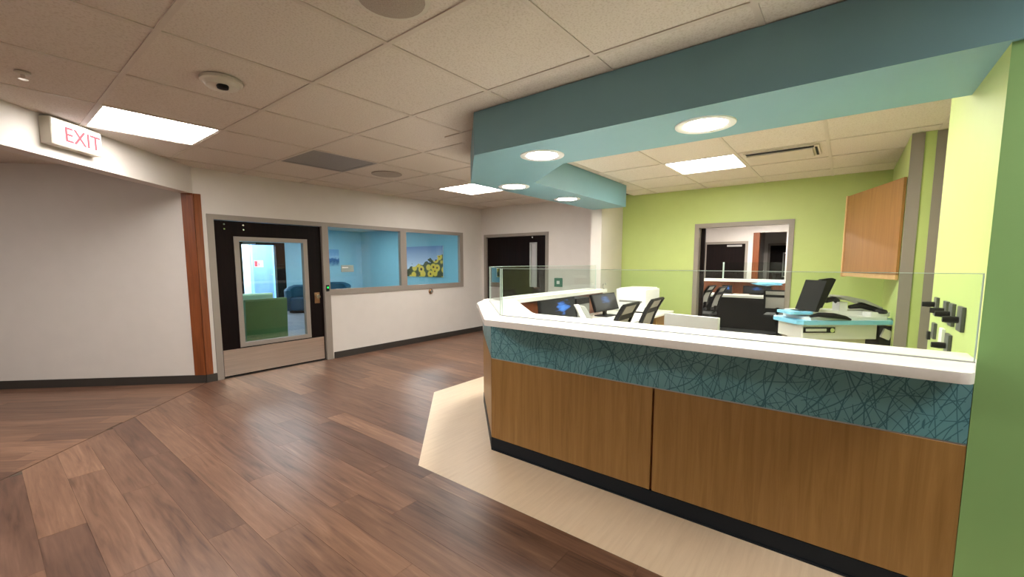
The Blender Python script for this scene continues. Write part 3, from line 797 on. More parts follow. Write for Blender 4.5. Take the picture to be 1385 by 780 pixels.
def guest_chair(loc, rz, label, mat='green_vinyl', h=.93):
    t = thing('guest_chair', label, 'chair', loc, rz, group='green lounge chairs')
    # faces +y, tall solid back on the -y side
    bm = bmesh.new()
    prism_axis(bm, [(-.02, .12), (.05, .12), (.02, h - .03), (.0, h), (-.045, h), (-.06, h - .03)], -.31, .31, 'x'); bev(bm, .012, 2)
    obj('backrest', bm, mat, t, world=False, smooth=True)
    bm = B((-.30, .30, .04, .58, .38, .47)); bev(bm, .025, 3); obj('seat', bm, mat, t, world=False, smooth=True)
    for sx in (-.27, .27):
        for yy in (.07, .54):
            bm = bmesh.new(); tube(bm, [(sx, yy, .39), (sx * 1.04, yy + (.02 if yy > .3 else -.02), 0)], [.018, .014], 8); obj('leg', bm, 'grey_plastic', t, world=False, smooth=True)
guest_chair((2.835, 7.23, 0), 0.0, 'green vinyl chair seen from behind through the door glass, nearer')
guest_chair((3.03, 8.22, 0), 0.0, 'green chair with its lit tone painted in, mostly hidden behind the nearer green chair', 'green_lit', .955)

# ------------------------------------------------------------------ dark door in the back wall
def back_door():
    d = thing('door_4', 'dark brown door with a narrow window in the far corner', 'door', (XB, 5.3, 0), kind='structure')
    obj('door_frame', B((XB - .015, XB + .125, 4.49, 4.555, 0, 2.078), (XB - .015, XB + .125, 6.075, 6.138, 0, 2.078), (XB - .015, XB + .125, 4.555, 6.075, 2.018, 2.078)), 'taupe', d)
    y0, y1 = 4.562, 6.068
    gy0, gy1, gz0, gz1 = 4.80, 4.925, 1.03, 1.86
    x0, x1 = XB + .03, XB + .074
    leaf = obj('door_leaf', B((x0, x1, y0, gy0, .01, 2.012), (x0, x1, gy1, y1, .01, 2.012), (x0, x1, gy0, gy1, gz1, 2.012), (x0, x1, gy0, gy1, .01, gz0)), 'espresso', d)
    obj('vision_frame', B((x0 - .012, x0 + .01, gy0 - .025, gy0 + .012, gz0 - .025, gz1 + .025), (x0 - .012, x0 + .01, gy1 - .012, gy1 + .025, gz0 - .025, gz1 + .025),
                          (x0 - .012, x0 + .01, gy0, gy1, gz1, gz1 + .025), (x0 - .012, x0 + .01, gy0, gy1, gz0 - .025, gz0)), 'midgrey', leaf, world=False)
    obj('pane', B((x0 + .018, x0 + .024, gy0, gy1, gz0, gz1)), 'frosted', leaf, world=False)
    bm = bmesh.new(); tube(bm, [(x0, 4.66, 1.0), (x0 - .06, 4.66, 1.0), (x0 - .06, 4.80, 1.0)], .014, 8)
    obj('handle', bm, 'chrome', leaf, world=False, smooth=True)
    bm = bmesh.new(); tube(bm, [(x0, 4.87, 1.985), (x0 - .03, 4.87, 1.985)], .018, 10)
    obj('stop', bm, 'chrome', leaf, world=False)
back_door()
struct('wall_beyond', B((XB + .8, XB + .9, 4.3, 6.2, 0, 2.7)), 'midgrey', 'grey wall seen through the narrow door window', 'wall')
t = thing('switch_plate', 'small green switch plate on the white wall behind the desk glass', 'switch', (XB, 4.26, 1.03))
bm = B((XB - .012, XB, 4.168, 4.348, 1.03, 1.20)); bev(bm, .005, 2); obj('plate', bm, 'green_plate', t)
bm = B((XB - .022, XB - .012, 4.228, 4.288, 1.085, 1.145)); bev(bm, .004, 2); obj('button', bm, 'white_plastic', t)

# ------------------------------------------------------------------ ceiling fittings
def disc_fitting(name, label, cat, x, y, parts):
    t = thing(name, label, cat, (x, y, ZC))
    for pn, prof, mat in parts:
        bm = bmesh.new(); lathe(bm, prof, seg=28); obj(pn, bm, mat, t, world=False, smooth=True)
    return t
disc_fitting('ceiling_speaker', 'round ceiling speaker grille cut by the top edge of the photo', 'speaker', 1.20, 1.60, [('rim', [(.165, 0), (.165, -.008), (.15, -.012)], 'offwhite_plastic'), ('grille', [(.15, -.011), (.10, -.018), (.02, -.021)], 'speaker')])
disc_fitting('ceiling_speaker', 'round ceiling speaker grille next to the grey air panel', 'speaker', 3.39, 4.715, [('rim', [(.19, 0), (.19, -.008), (.175, -.012)], 'speaker'), ('grille', [(.175, -.011), (.10, -.018), (.02, -.021)], 'speaker')])
t = disc_fitting('smoke_detector', 'white round smoke detector on the ceiling left of centre', 'smoke detector', 1.05, 3.13, [('base', [(.115, 0), (.115, -.018), (.105, -.024)], 'offwhite_plastic'), ('cap', [(.10, -.022), (.085, -.045), (.05, -.055), (.02, -.057)], 'offwhite_plastic')])
bm = bmesh.new(); lathe(bm, [(.034, -.048), (.030, -.066), (.012, -.070)], c=(-.01, -.045, 0), seg=16); obj('chamber', bm, 'black', t, world=False)
t = disc_fitting('sprinkler', 'tiny sprinkler head on the ceiling near the left edge', 'sprinkler', .275, 3.94, [('escutcheon', [(.035, 0), (.035, -.006), (.02, -.012)], 'offwhite_plastic'), ('head', [(.010, -.010), (.010, -.035), (.022, -.037), (.022, -.040)], 'chrome')])
# slot diffuser in the station ceiling
t = thing('slot_diffuser', 'tilted slot air diffuser in the station ceiling', 'vent', (5.37, .60, ZC))
bm = B((5.12, 5.60, .27, .92, ZC - .012, ZC + .002)); obj('frame', bm, 'tbar', t)
obj('slot', B((5.125, 5.19, .31, .90, ZC - .014, ZC - .012), (5.19, 5.58, .285, .305, ZC - .014, ZC - .012)), 'black', t)
bm = B((5.19, 5.56, .32, .90, ZC - .03, ZC - .014)); bev(bm, .004, 1); obj('blade', bm, 'tbar', t)

# ------------------------------------------------------------------ reception desk
CH0, CH1 = (XP, 2.15), (3.305, 2.988)      # chamfer of the desk base
XE = 5.70                                    # end of the wing
def desk():
    t = thing('reception_desk', 'angled nurse station desk with oak panels and blue twig-pattern band', 'reception desk', (2.6, 1.0, 0))
    th = .022
    for (a, b_) in ((-.438, .853), (.866, 2.146)):
        bm = B((XP, XP + th, a, b_, .102, .744)); bev(bm, .0015, 1); obj('front_panel', bm, 'oak', t)
    obj('pattern_band', B((XP, XP + th, -.438, 2.146, .752, 1.0635)), 'twig', t)
    obj('reveal_strip', B((XP + .003, XP + th, -.438, 2.146, .744, .752)), 'midgrey', t)
    bm = B((XP - .003, XP + th, -.438, 2.146, 0.0012, .100), (XP - .010, XP - .003, -.438, 2.146, 0.0012, .012)); obj('base_strip', bm, 'navy', t)
    # chamfer and wing
    def skin(off0, off1, z0, z1, name, mat):
        s = math.sqrt(.5)
        def o(p, d): return (p[0] + d * s, p[1] - d * s)
        bm = bmesh.new()
        a, b_ = (CH0[0] + .003, CH0[1] + .003), CH1
        prism(bm, [o(a, off0), o(b_, off0), o(b_, off1), o(a, off1)], z0, z1)
        obj(name, bm, mat, t)
        bm = B((CH1[0] + .012, XE, CH1[1] - off1, CH1[1] - off0, z0, z1)); obj(name, bm, mat, t)
    skin(0, th, .102, .744, 'front_panel', 'oak')
    skin(0, th, .752, 1.0635, 'pattern_band', 'twig')
    skin(.003, th, .744, .752, 'reveal_strip', 'midgrey')
    skin(-.003, th, .0012, .100, 'base_strip', 'navy')
    bm = bmesh.new()
    prism(bm, [(XP + .023, -.437), (XP + .023, 2.13), (3.30, 2.965), (XE - .005, 2.965), (XE - .005, 2.78), (3.44, 2.78), (2.585, 1.93), (2.585, -.437)], .0012, 1.0635)
    obj('carcass', bm, 'cherry', t)
desk()
# white top
bm = bmesh.new()
outer = [(2.175, -.388), (2.152, -.375), (2.144, -.352), (2.144, 1.93), (2.90, 2.686), (2.965, 2.765), (3.06, 2.828), (3.20, 2.898), (3.34, 3.012), (3.9, 3.045), (5.72, 3.05), (5.72, 2.72), (3.50, 2.72), (2.665, 1.905), (2.62, 1.84), (2.62, -.438), (2.46, -.438)]
prism(bm, outer, 1.0635, 1.108); bev(bm, .007, 2)
tag(obj('countertop', bm, 'white_top', smooth=True), 'white solid-surface transaction top on the reception desk', 'countertop')

# glass screen standing on the top
def screen():
    t = thing('glass_screen', 'low clear glass screen standing along the white desk top', 'glass screen', (2.38, 1.0, 1.108))
    z0, z1, g = 1.112, 1.452, .008
    def pane(a, b_):
        ax, ay = a; bx, by = b_
        L = math.hypot(bx - ax, by - ay); ux, uy = (bx - ax) / L, (by - ay) / L; nx, ny = -uy * g / 2, ux * g / 2
        def quad(s0, s1, w):
            k = w / g
            return [(ax + ux * s0 + nx * k, ay + uy * s0 + ny * k), (ax + ux * s1 + nx * k, ay + uy * s1 + ny * k), (ax + ux * s1 - nx * k, ay + uy * s1 - ny * k), (ax + ux * s0 - nx * k, ay + uy * s0 - ny * k)]
        bm = bmesh.new(); prism(bm, quad(.004, L - .004, g), z0, z1); p = obj('pane', bm, 'glass_green', t)
        bm = bmesh.new(); prism(bm, quad(.004, L - .004, g), z1, z1 + .003); prism(bm, quad(0, .004, g), z0, z1 + .003); prism(bm, quad(L - .004, L, g), z0, z1 + .003)
        obj('polished_edge', bm, 'glass_edge', p, world=False)
        bm = bmesh.new(); prism(bm, quad(0, L, .016), 1.108, 1.1125); obj('channel', bm, 'midgrey', p, world=False)
    pane((2.38, -.42), (2.38, 1.966))
    pane((2.384, 1.982), (3.235, 2.833))
    pane((3.25, 2.838), (5.58, 2.838))
screen()

t = thing('wire_holder', 'small bent wire holder at the end of the white top by the wall', 'holder', (5.655, 2.76, 1.108))
bm = bmesh.new(); tube(bm, [(5.655, 2.76, 1.108), (5.655, 2.76, 1.165), (5.65, 2.745, 1.185), (5.64, 2.72, 1.19), (5.63, 2.70, 1.175)], .007, 8); obj('hook', bm, 'chrome', t, smooth=True)
bm = bmesh.new(); lathe(bm, [(.03, 0), (.03, .008), (.012, .014)], c=(5.655, 2.76, 1.108), seg=16); obj('base', bm, 'chrome', t, smooth=True)

# ------------------------------------------------------------------ inside the station
t = thing('work_surface', 'pale lower work surface behind the desk front', 'worktop', (3.2, 1.6, 0))
bm = bmesh.new(); prism(bm, [(2.59, -.43), (2.59, 1.92), (3.445, 2.772), (6.35, 2.772), (6.35, 1.95), (3.95, 1.95), (3.32, 1.36), (3.32, -.43)], .755, .785); bev(bm, .004, 1)
obj('top', bm, 'white_top', t)
for (x0, x1, y0, y1) in ((3.0, 3.26, -.40, .05), (4.28, 4.50, 2.1, 2.7), (5.75, 6.3, 2.0, 2.72)):
    o = obj('pedestal', B((x0, x1, y0, y1, 0, .755)), 'oak', t)

def monitor(loc, rz, w, h, z0, mat, label, tilt=0.0, back='black'):
    """screen faces local -y"""
    t = thing('monitor', label, 'monitor', loc, rz)
    b_ = loc[2]
    bm = B((-w / 2, w / 2, -.018, .018, 0, h)); bev(bm, .006, 2)
    bmesh.ops.rotate(bm, verts=bm.verts, cent=(0, 0, 0), matrix=Matrix.Rotation(tilt, 3, 'X')); bmesh.ops.translate(bm, verts=bm.verts, vec=(0, 0, z0))
    body = obj('housing', bm, back, t, world=False, smooth=True)
    bm = B((-w / 2 + .015, w / 2 - .015, -.0205, -.0185, .02, h - .015))
    bmesh.ops.rotate(bm, verts=bm.verts, cent=(0, 0, 0), matrix=Matrix.Rotation(tilt, 3, 'X')); bmesh.ops.translate(bm, verts=bm.verts, vec=(0, 0, z0))
    obj('display', bm, mat, body, world=False)
    bm = B((-.03, .03, .02, .05, .01, z0 + h * .5)); obj('stand', bm, back, t, world=False)
    bm = B((-.13, .13, -.08, .12, 0, .012)); bev(bm, .004, 1); obj('foot', bm, back, t, world=False)
    return t
monitor((4.08, 2.53, .785), 0.0, .74, .27, .035, 'screen_a', 'black monitor with bright blue picture under the left counter ledge', math.radians(-6))
monitor((5.18, 2.46, .785), math.radians(-4), .60, .235, .07, 'screen_b', 'dark tilted monitor with faint blue picture beside the white printer', math.radians(-20))
monitor((2.98, .80, .785), math.radians(80), .37, .265, .09, 'screen_b', 'monitor with plain white back just above the desk top', 0.0, back='pale_grey')
t = thing('shade_block', 'added black block standing in for the shade between the two blue-picture monitors', 'shade_block', (4.66, 2.62, .785))  # added black block in place of the shade under the ledge
bm = B((4.50, 4.84, 2.54, 2.76, .785, 1.055)); bev(bm, .008, 2); obj('case', bm, 'black', t)
obj('block_front', B((4.52, 4.82, 2.534, 2.54, .80, .98)), 'grey_plastic', t)
t = thing('desk_phone', 'white desk phone standing upright at a slant between the monitors', 'phone', (3.62, 1.985, .785), rz=math.atan2(-.786, .618))
bm = bmesh.new(); prism_axis(bm, [(-.075, .30), (-.03, .305), (.135, 0.01), (.085, .0)], -.05, .05, 'y'); bev(bm, .006, 2); obj('handset', bm, 'white_plastic', t, world=False, smooth=True)
bm = bmesh.new(); prism_axis(bm, [(-.024, .295), (.03, .285), (.20, .0), (.141, .0)], -.045, .045, 'y'); bev(bm, .004, 1); obj('keypad', bm, 'midgrey', t, world=False)
bm = B((.06, .26, -.06, .06, 0, .012)); obj('foot', bm, 'grey_plastic', t, world=False)

t = thing('printer', 'white office printer at the end of the work surface by the lime wall', 'printer', (5.98, 2.37, .785))
bm = B((5.74, 6.30, 2.15, 2.59, .80, 1.115)); bev(bm, .022, 3); body = obj('body', bm, 'white_plastic', t, smooth=True)
bm = B((5.77, 6.27, 2.18, 2.56, 1.112, 1.13)); bev(bm, .008, 2); obj('lid', bm, 'white_plastic', body, world=False, smooth=True)
obj('paper_slot', B((5.735, 5.745, 2.20, 2.54, .93, .955)), 'grey_plastic', body, world=False)
obj('drawer', B((5.732, 5.742, 2.19, 2.55, .82, .90)), 'white_plastic', body, world=False)
for sx in (5.76, 6.21):
    obj('foot', B((sx - .02, sx + .02, 2.2, 2.54, .785, .80)), 'black', t)

def task_chair(loc, rz, label, group, h=1.06):
    """faces +y; open frame back with stretched mesh, leaning to -y"""
    t = thing('task_chair', label, 'chair', loc, rz, group=group)
    bm = B((-.235, .235, -.20, .26, .46, .52)); bev(bm, .025, 3); obj('seat', bm, 'fabric_black', t, world=False, smooth=True)
    back = bmesh.new(); zb = .60
    def bp(x, s): return (x, -.20 - .05 * s - .115 * s ** 2.2, zb + (h - zb) * s)
    for sx in (-.215, .215):
        fr = bmesh.new()
        pts = [bp(sx * (1 - .06 * s), s) for s in (0, .25, .5, .75, 1)]
        for a, b_ in zip(pts, pts[1:]):
            v = []
            for q_ in (a, b_):
                v.append([fr.verts.new((q_[0] + dx, q_[1] + dy, q_[2])) for dx, dy in ((-.016, -.022), (.016, -.022), (.016, .022), (-.016, .022))])
            for k in range(4): fr.faces.new((v[0][k], v[0][(k + 1) % 4], v[1][(k + 1) % 4], v[1][k]))
            fr.faces.new(v[0][::-1]); fr.faces.new(v[1])
        f = obj('back_post', fr, 'black', t, world=False)
    for s, hh in ((.74, .03), (0.03, .03), (1.0, .012)):
        cb = bmesh.new()
        a = bp(0, s); box(cb, -.21, .21, a[1] - .012, a[1] + .016, a[2] - hh, a[2] + hh)
        obj('crossbar', cb, 'black', t, world=False)
    vs = [[back.verts.new(bp(x, s)) for x in (-.20, 0, .20)] for s in (.05, .3, .5, .7, .97)]
    for a, b_ in zip(vs, vs[1:]):
        for k in range(2): back.faces.new((a[k], a[k + 1], b_[k + 1], b_[k]))
    bmesh.ops.solidify(back, geom=back.faces[:], thickness=.006)
    obj('back_mesh', back, 'mesh', t, world=False)
    bm = bmesh.new(); tube(bm, [(0, -.16, .50), (0, -.24, .56), (0, -.235, .66)], .028, 8); obj('back_support', bm, 'black', t, world=False)
    bm = bmesh.new(); lathe(bm, [(.03, .10), (.03, .30), (.045, .30), (.045, .46)], seg=14); obj('gas_lift', bm, 'black', t, world=False)
    for k in range(5):
        a = 2 * math.pi * k / 5 + .3
        c, s = math.cos(a), math.sin(a)
        bm = bmesh.new(); tube(bm, [(0.02 * c, 0.02 * s, .11), (.29 * c, .29 * s, .075)], [.026, .016], 8); l = obj('base_arm', bm, 'black', t, world=False)
        bm = bmesh.new(); tube(bm, [(.29 * c - .022 * s, .29 * s + .022 * c, .032), (.29 * c + .022 * s, .29 * s - .022 * c, .032)], .032, 12); obj('caster', bm, 'black', l, world=False)
    return t
task_chair((4.02, 2.02, 0), math.radians(3), 'black framed mesh task chair nearer the phone, left of its twin', 'station task chairs', 1.08)
task_chair((4.86, 2.05, 0), math.radians(3), 'black framed mesh task chair right of its twin, in front of the lime wall', 'station task chairs', 1.07)

# ------------------------------------------------------------------ cased opening and room beyond
d = thing('door_5', 'taupe cased opening in the lime wall leading to a second station', 'doorway', (XG, 1.25, 0), kind='structure')
obj('door_frame', B((XG - .015, XG + .135, .59, .655, 0, 2.095), (XG - .015, XG + .135, 1.850, 1.914, 0, 2.095), (XG - .015, XG + .135, .655, 1.850, 2.032, 2.095)), 'taupe', d)
obj('door_leaf', B((XG + .14, XG + .185, 1.79, 2.95, .01, 2.03)), 'espresso', d)
XF = 13.8
struct('wall_far', B((XF, XF + .12, 2.10, 5.0, 0, ZC + .03), (XF, XF + .12, -3.5, 1.30, 0, ZC + .03), (XF, XF + .12, 1.30, 2.10, 2.32, ZC + .03)), 'wall', 'off-white far wall seen through the lime doorway', 'wall')
struct('wall_far_left', B((XG + .12, XF, 5.0, 5.12, 0, ZC + .03)), 'wall', 'left wall of the room beyond the lime doorway', 'wall')
struct('wall_far_right', B((XG + .12, XF, -2.12, -2.0, 0, ZC + .03)), 'wall', 'right wall of the room beyond the lime doorway', 'wall')
struct('ceiling', B((XG + .12, XF, -2.0, 5.0, ZC + .005, ZC + .029)), 'tile', 'ceiling of the room beyond the lime doorway', 'ceiling')
struct('floor', B((XG + .12, XF + 3, -2.0, 5.0, -.004, 0)), 'lounge_floor', 'floor of the room beyond the lime doorway', 'floor')
d = thing('door_6', 'dark double-height looking door with closer on the far white wall', 'door', (XF, 2.8, 0), kind='structure')
d['label'] = 'dark door with silver closer on the far white wall'
obj('door_frame', B((XF - .03, XF, 2.22, 2.29, 0, 2.09), (XF - .03, XF, 3.33, 3.41, 0, 2.09), (XF - .03, XF, 2.29, 3.33, 2.02, 2.09)), 'taupe', d)
obj('door_leaf', B((XF - .02, XF, 2.29, 3.33, 0.01, 2.02)), 'espresso', d)
obj('closer', B((XF - .08, XF - .02, 2.38, 2.76, 1.94, 1.99)), 'midgrey', d)
t = thing('corner_guard', 'reddish wooden corner strip on the far wall beyond the doorway', 'corner guard', (XF, 2.0, 0))
obj('strip', B((XF - .02, XF, 1.96, 2.10, 0, 2.32)), 'cherry', t)
obj('strip', B((XF - .02, XF + .18, 1.945, 1.96, 0, 2.32)), 'cherry', t)
struct('wall_far_passage', B((XF + 2.6, XF + 2.7, -1.0, 4.0, 0, 2.75), (XF + .12, XF + 2.6, 2.16, 2.26, 0, 2.75), (XF + .12, XF + 2.6, -.9, -.8, 0, 2.75)), 'wall', 'dim passage wall beyond the far wooden strip', 'wall')
struct('ceiling', B((XF + .12, XF + 2.7, -1.0, 4.0, ZC, ZC + .08)), 'tile', 'ceiling of the far passage', 'ceiling')
d = thing('door_7', 'dark door with narrow window at the end of the far passage', 'door', (XF + 2.6, 1.6, 0), kind='structure')
xx = XF + 2.6
obj('door_frame', B((xx - .03, xx, 1.20, 1.28, 0, 2.10), (xx - .03, xx, 1.98, 2.05, 0, 2.10), (xx - .03, xx, 1.28, 1.98, 2.03, 2.10)), 'taupe', d)
lf = obj('door_leaf', B((xx - .02, xx, 1.28, 1.98, .01, 2.03)), 'espresso', d)
obj('vision_frame', B((xx - .03, xx - .02, 1.36, 1.40, 1.0, 1.8), (xx - .03, xx - .02, 1.58, 1.62, 1.0, 1.8), (xx - .03, xx - .02, 1.40, 1.58, 1.76, 1.8), (xx - .03, xx - .02, 1.40, 1.58, 1.0, 1.04)), 'midgrey', lf, world=False)
for (x, y, lab) in ((9.7, 0.0, 'added light panel brightening the far room, right'), (9.9, 3.6, 'added light panel brightening the far room, left'), (12.3, 1.6, 'added light panel brightening the far room, rear')):  # panels added to brighten the far desk and far wall
    troffer(x - .38, x + .38, y - .38, y + .38, ZC - .02, 'fill_far', lab, group='added far room lights')

t = thing('far_desk', 'second station desk with white ledge seen through the lime doorway', 'desk', (10.6, 1.8, 0))
obj('ledge', B((10.50, 10.85, -.4, 3.4, 1.055, 1.112)), 'white_top', t)
obj('back_panel', B((10.62, 10.70, -.4, 3.4, 0, 1.055)), 'cherry', t)
obj('work_surface', B((9.95, 10.62, -.4, 3.4, .745, .79)), 'white_top', t)
obj('end_panel', B((9.95, 10.62, 3.36, 3.4, 0, .745)), 'cherry', t)
obj('modesty_panel', B((10.58, 10.62, -.4, 3.36, 0, .745)), 'black', t)
t = thing('far_glass_screen', 'glass screen with bright edge on the far white ledge', 'glass screen', (10.66, 1.3, 1.112))
obj('pane', B((10.656, 10.664, -.4, 2.18, 1.112, 1.49)), 'glass_green', t)
obj('polished_edge', B((10.652, 10.668, 2.18, 2.21, 1.112, 1.49)), 'glass_edge', t)
monitor((10.42, 1.47, .79), math.radians(-90), .52, .17, .02, 'screen_b', 'black monitor on the far desk below the white ledge')
monitor((10.42, 2.05, .79), math.radians(-90), .2, .17, .02, 'screen_a', 'small blue-lit screen on the far desk beside the monitor')
t = thing('glove_pack', 'crumpled bright blue bag lying on the far desk monitor', 'bag', (10.40, 1.27, .98))
bm = bmesh.new(); bmesh.ops.create_icosphere(bm, subdivisions=2, radius=1)
for v in bm.verts: v.co = Vector((v.co.x * .07, v.co.y * .28, v.co.z * .035)) * (1 + .35 * math.sin(v.co.y * 9 + v.co.z * 5)) + Vector((10.40, 1.27, 1.032))
obj('bag', bm, 'cart_blue', t, smooth=True)
task_chair((9.55, 2.52, 0), math.radians(-5), 'left of two mesh chairs seen edge-on beyond the lime doorway', 'far room task chairs', 1.0)
task_chair((8.78, 2.15, 0), math.radians(-5), 'right of two mesh chairs seen edge-on beyond the lime doorway', 'far room task chairs', 1.02)
task_chair((9.3, .93, 0), math.radians(-90), 'mesh chair at the right edge of the lime doorway', 'far room task chairs', .98)

# ------------------------------------------------------------------ wall cabinet
def cabinet():
    t = thing('wall_cabinet', 'honey oak wall cabinet hung in the station corner', 'cabinet', (5.9, -.39, 1.33))
    z0, z1 = 1.33, 2.268
    a, b_ = (5.33, -.398), (6.47, .0)
    bm = bmesh.new(); prism(bm, [(a[0] + .06, a[1]), (6.50, -.398), (6.50, -.02), (b_[0], b_[1] - .012)], z0, z1)
    obj('body', bm, 'cab_oak', t)
    L = math.hypot(b_[0] - a[0], b_[1] - a[1]); u = ((b_[0] - a[0]) / L, (b_[1] - a[1]) / L); m_ = (-u[1], u[0])
    def pt(s, d): return (a[0] + u[0] * s + m_[0] * d, a[1] + u[1] * s + m_[1] * d)
    bm = bmesh.new(); prism(bm, [pt(.004, .001), pt(L, .001), pt(L, .022), pt(.004, .022)], z0 + .045, z1); dr = obj('door', bm, 'cab_oak', t)
    bm = bmesh.new(); prism(bm, [pt(.004, .001), pt(L, .001), pt(L, .024), pt(.004, .024)], z0, z0 + .042); obj('bottom_rail', bm, 'cab_edge', t)
    bm = bmesh.new(); prism(bm, [pt(L + .001, -.012), pt(L + .035, -.012), pt(L + .035, .03), pt(L + .001, .03)], z0 - .01, z1 + .005); obj('side_panel', bm, 'cab_edge', t)
cabinet()

# ------------------------------------------------------------------ switches on the lime side wall
def wall_plate(x, z0, z1, w, label, knob=None, mat='plate_grey'):
    t = thing('wall_plate', label, 'wall plate', (x, -.44, z0), group='wall plates beside the desk end')
    bm = B((x - w / 2, x + w / 2, -.44, -.425, z0, z1)); bev(bm, .004, 2); obj('plate', bm, mat, t)
    if knob:
        bm = bmesh.new(); tube(bm, [(x, -.426, knob), (x, -.40, knob), (x, -.372, knob)], [.015, .017, .014], 10); obj('plug', bm, 'black', t, smooth=True)
wall_plate(3.46, 1.185, 1.292, .085, 'farthest upper grey wall plate with black plug', 1.25)
wall_plate(3.16, 1.182, 1.292, .09, 'second upper grey wall plate with black plug', 1.24)
wall_plate(3.00, 1.180, 1.292, .09, 'third upper grey wall plate with black plug', 1.237)
wall_plate(2.785, 1.180, 1.294, .10, 'nearest upper grey wall plate with black plug', 1.232)
wall_plate(3.46, 1.05, 1.142, .085, 'lower grey wall plate without a plug', None)
wall_plate(3.20, 1.05, 1.142, .09, 'lower wall plate with a white cover', None, 'white_plastic')
wall_plate(3.02, 1.03, 1.135, .10, 'nearest lower grey wall plate with black plug', 1.075)
wall_plate(3.63, 1.02, 1.07, .05, 'small black wall plate low by the alcove edge', None, 'black')

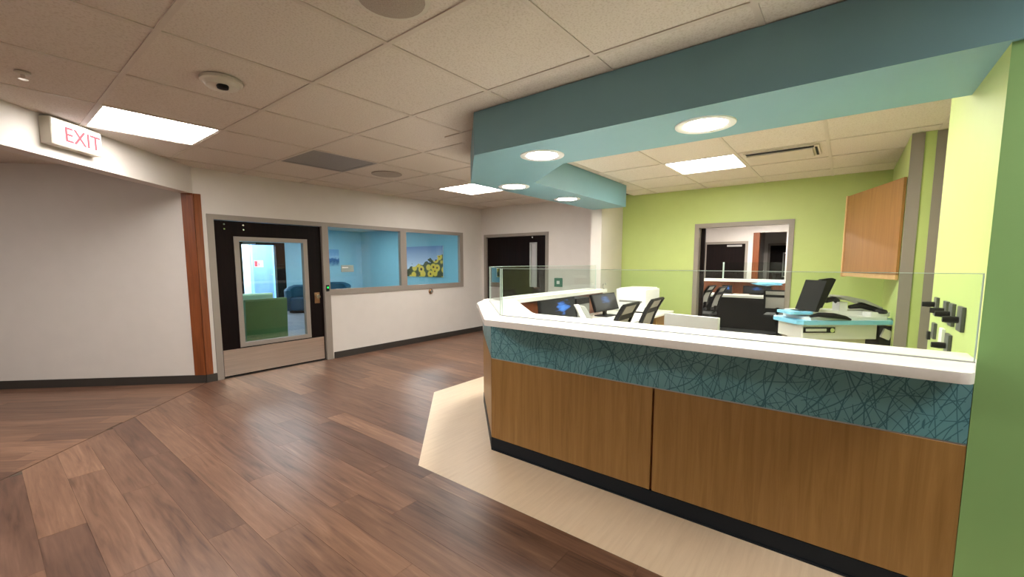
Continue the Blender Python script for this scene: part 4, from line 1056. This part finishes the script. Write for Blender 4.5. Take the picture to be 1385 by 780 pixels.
# ------------------------------------------------------------------ medical cart
def cart():
    t = thing('medical_cart', 'white and sky blue mobile cart with black screen below the wall cabinet', 'cart', (5.42, .035, 0), rz=math.atan2(-.786, .618))
    # local x = to the right in the picture, local y = away from the viewer
    z = .89
    def blob(w0, w1, d0, d1, z0, z1, r=.05):
        bm = B((w0, w1, d0, d1, z0, z1)); bev(bm, r, 3, only=lambda e: abs(e.verts[0].co.x - e.verts[1].co.x) < 1e-5 and abs(e.verts[0].co.y - e.verts[1].co.y) < 1e-5)
        return bm
    tray = obj('tray', blob(-.52, .53, -.20, .26, .885, .925, .11), 'cart_blue', t, world=False, smooth=True)
    obj('tray_top', blob(-.42, .40, -.17, .24, .925, .955, .08), 'white_plastic', tray, world=False, smooth=True)
    obj('side_shelf', blob(-.53, -.30, -.10, .16, .975, 1.0, .05), 'cart_blue', t, world=False, smooth=True)
    obj('keyboard_deck', blob(-.40, .42, -.02, .24, .955, 1.0, .05), 'white_plastic', t, world=False, smooth=True)
    # black screen leaning back, seen half from the side
    bm = bmesh.new(); prism_axis(bm, [(-.30, 1.0), (-.265, 1.0), (-.165, 1.29), (-.175, 1.31), (-.205, 1.31)], -.10, .20, 'y')
    sc = obj('screen', bm, 'black', t, world=False)
    bm = bmesh.new(); prism_axis(bm, [(-.235, 1.0), (-.14, 1.03), (-.02, 1.32), (-.06, 1.335), (-.17, 1.32)], .02, .06, 'y'); obj('screen_back', bm, 'black', sc, world=False)
    bm = bmesh.new(); tube(bm, [(-.08, .06, 1.10), (.0, .06, 1.12), (.04, .06, 1.09)], .028, 8); obj('screen_arm', bm, 'black', t, world=False)
    bm = bmesh.new(); prism_axis(bm, [(-.02, 1.145), (.06, 1.155), (.25, 1.115), (.43, 1.035), (.43, 1.02), (.24, 1.085), (.06, 1.12)], -.04, .18, 'y'); obj('folding_arm', bm, 'midgrey', t, world=False)
    bm = B((.02, .10, .0, .1, .998, 1.09)); obj('clip', bm, 'white_plastic', t, world=False)
    bm = bmesh.new(); tube(bm, [(.12, .0, 1.04), (.24, .0, 1.055), (.36, .0, 1.03), (.43, .0, .99)], [.02, .03, .032, .02], 8); obj('scanner', bm, 'black', t, world=False, smooth=True)
    bm = blob(.24, .44, -.12, .02, .955, 1.0, .02); obj('scanner_cradle', bm, 'white_plastic', t, world=False)
    bm = bmesh.new(); lathe(bm, [(.05, .985), (.06, 1.0), (.05, 1.02), (.02, 1.03)], c=(.36, -.09, 0), seg=14); obj('mouse', bm, 'black', t, world=False, smooth=True)
    bm = bmesh.new(); tube(bm, [(-.40, -.17, .965), (-.33, -.19, .985), (-.18, -.19, .975), (-.06, -.19, .955), (.0, -.18, .935)], [.012, .022, .026, .018, .008], 8); obj('handle', bm, 'black', t, world=False, smooth=True)
    obj('drawer_box', blob(-.45, .30, -.15, .24, .735, .885, .03), 'white_plastic', t, world=False, smooth=True)
    obj('drawer_recess', B((-.44, -.13, -.157, -.149, .80, .855)), 'black', t, world=False)
    bm = B((-.42, -.22, -.165, -.157, .815, .842)); obj('drawer_label', bm, 'white_plastic', t, world=False)
    bm = bmesh.new(); lathe(bm, [(.022, -.01), (.022, .01)], seg=14); bmesh.ops.rotate(bm, verts=bm.verts, cent=(0, 0, 0), matrix=Matrix.Rotation(math.pi / 2, 3, 'X')); bmesh.ops.translate(bm, verts=bm.verts, vec=(-.165, -.16, .827)); obj('drawer_lock', bm, 'chrome', t, world=False)
    obj('lower_shelf', blob(-.36, .22, -.12, .22, .66, .735, .03), 'offwhite_plastic', t, world=False, smooth=True)
    obj('basket', blob(.32, .46, -.14, .10, .60, .86, .02), 'black', t, world=False)
    bm = B((.34, .43, -.16, -.142, .74, .83)); bmesh.ops.rotate(bm, verts=bm.verts, cent=(.38, -.15, .78), matrix=Matrix.Rotation(.4, 3, 'Y')); obj('tag', bm, 'paper', t, world=False)
    bm = bmesh.new(); lathe(bm, [(.06, .10), (.05, .66)], seg=16); obj('column', bm, 'white_plastic', t, world=False, smooth=True)
    for sx, sy in ((-1, -1), (1, -1), (-1, 1), (1, 1)):
        bm = bmesh.new(); tube(bm, [(0, 0.03, .12), (.30 * sx, .03 + .17 * sy, .09)], [.04, .025], 8); l = obj('leg', bm, 'white_plastic', t, world=False, smooth=True)
        bm = bmesh.new(); tube(bm, [(.30 * sx - .02, .03 + .17 * sy, .045), (.30 * sx + .02, .03 + .17 * sy, .045)], .045, 12); obj('caster', bm, 'black', l, world=False)
cart()

# ------------------------------------------------------------------ added corridor lamp, out of view
cxm, cym = (K[0] + E2[0]) / 2 + D[0] * 1.9, (K[1] + E2[1]) / 2 + D[1] * 1.9
t = thing('ceiling_light', 'added unseen ceiling light panel brightening the side corridor', 'ceiling light', (cxm, cym, ZC - .02), rz=math.radians(45), group='square ceiling light panels')
obj('frame', B((-.40, .40, -.40, .40, .008, .02)), 'tbar', t, world=False)
obj('diffuser', B((-.37, .37, -.37, .37, 0, .008)), 'fill_corr', t, world=False)
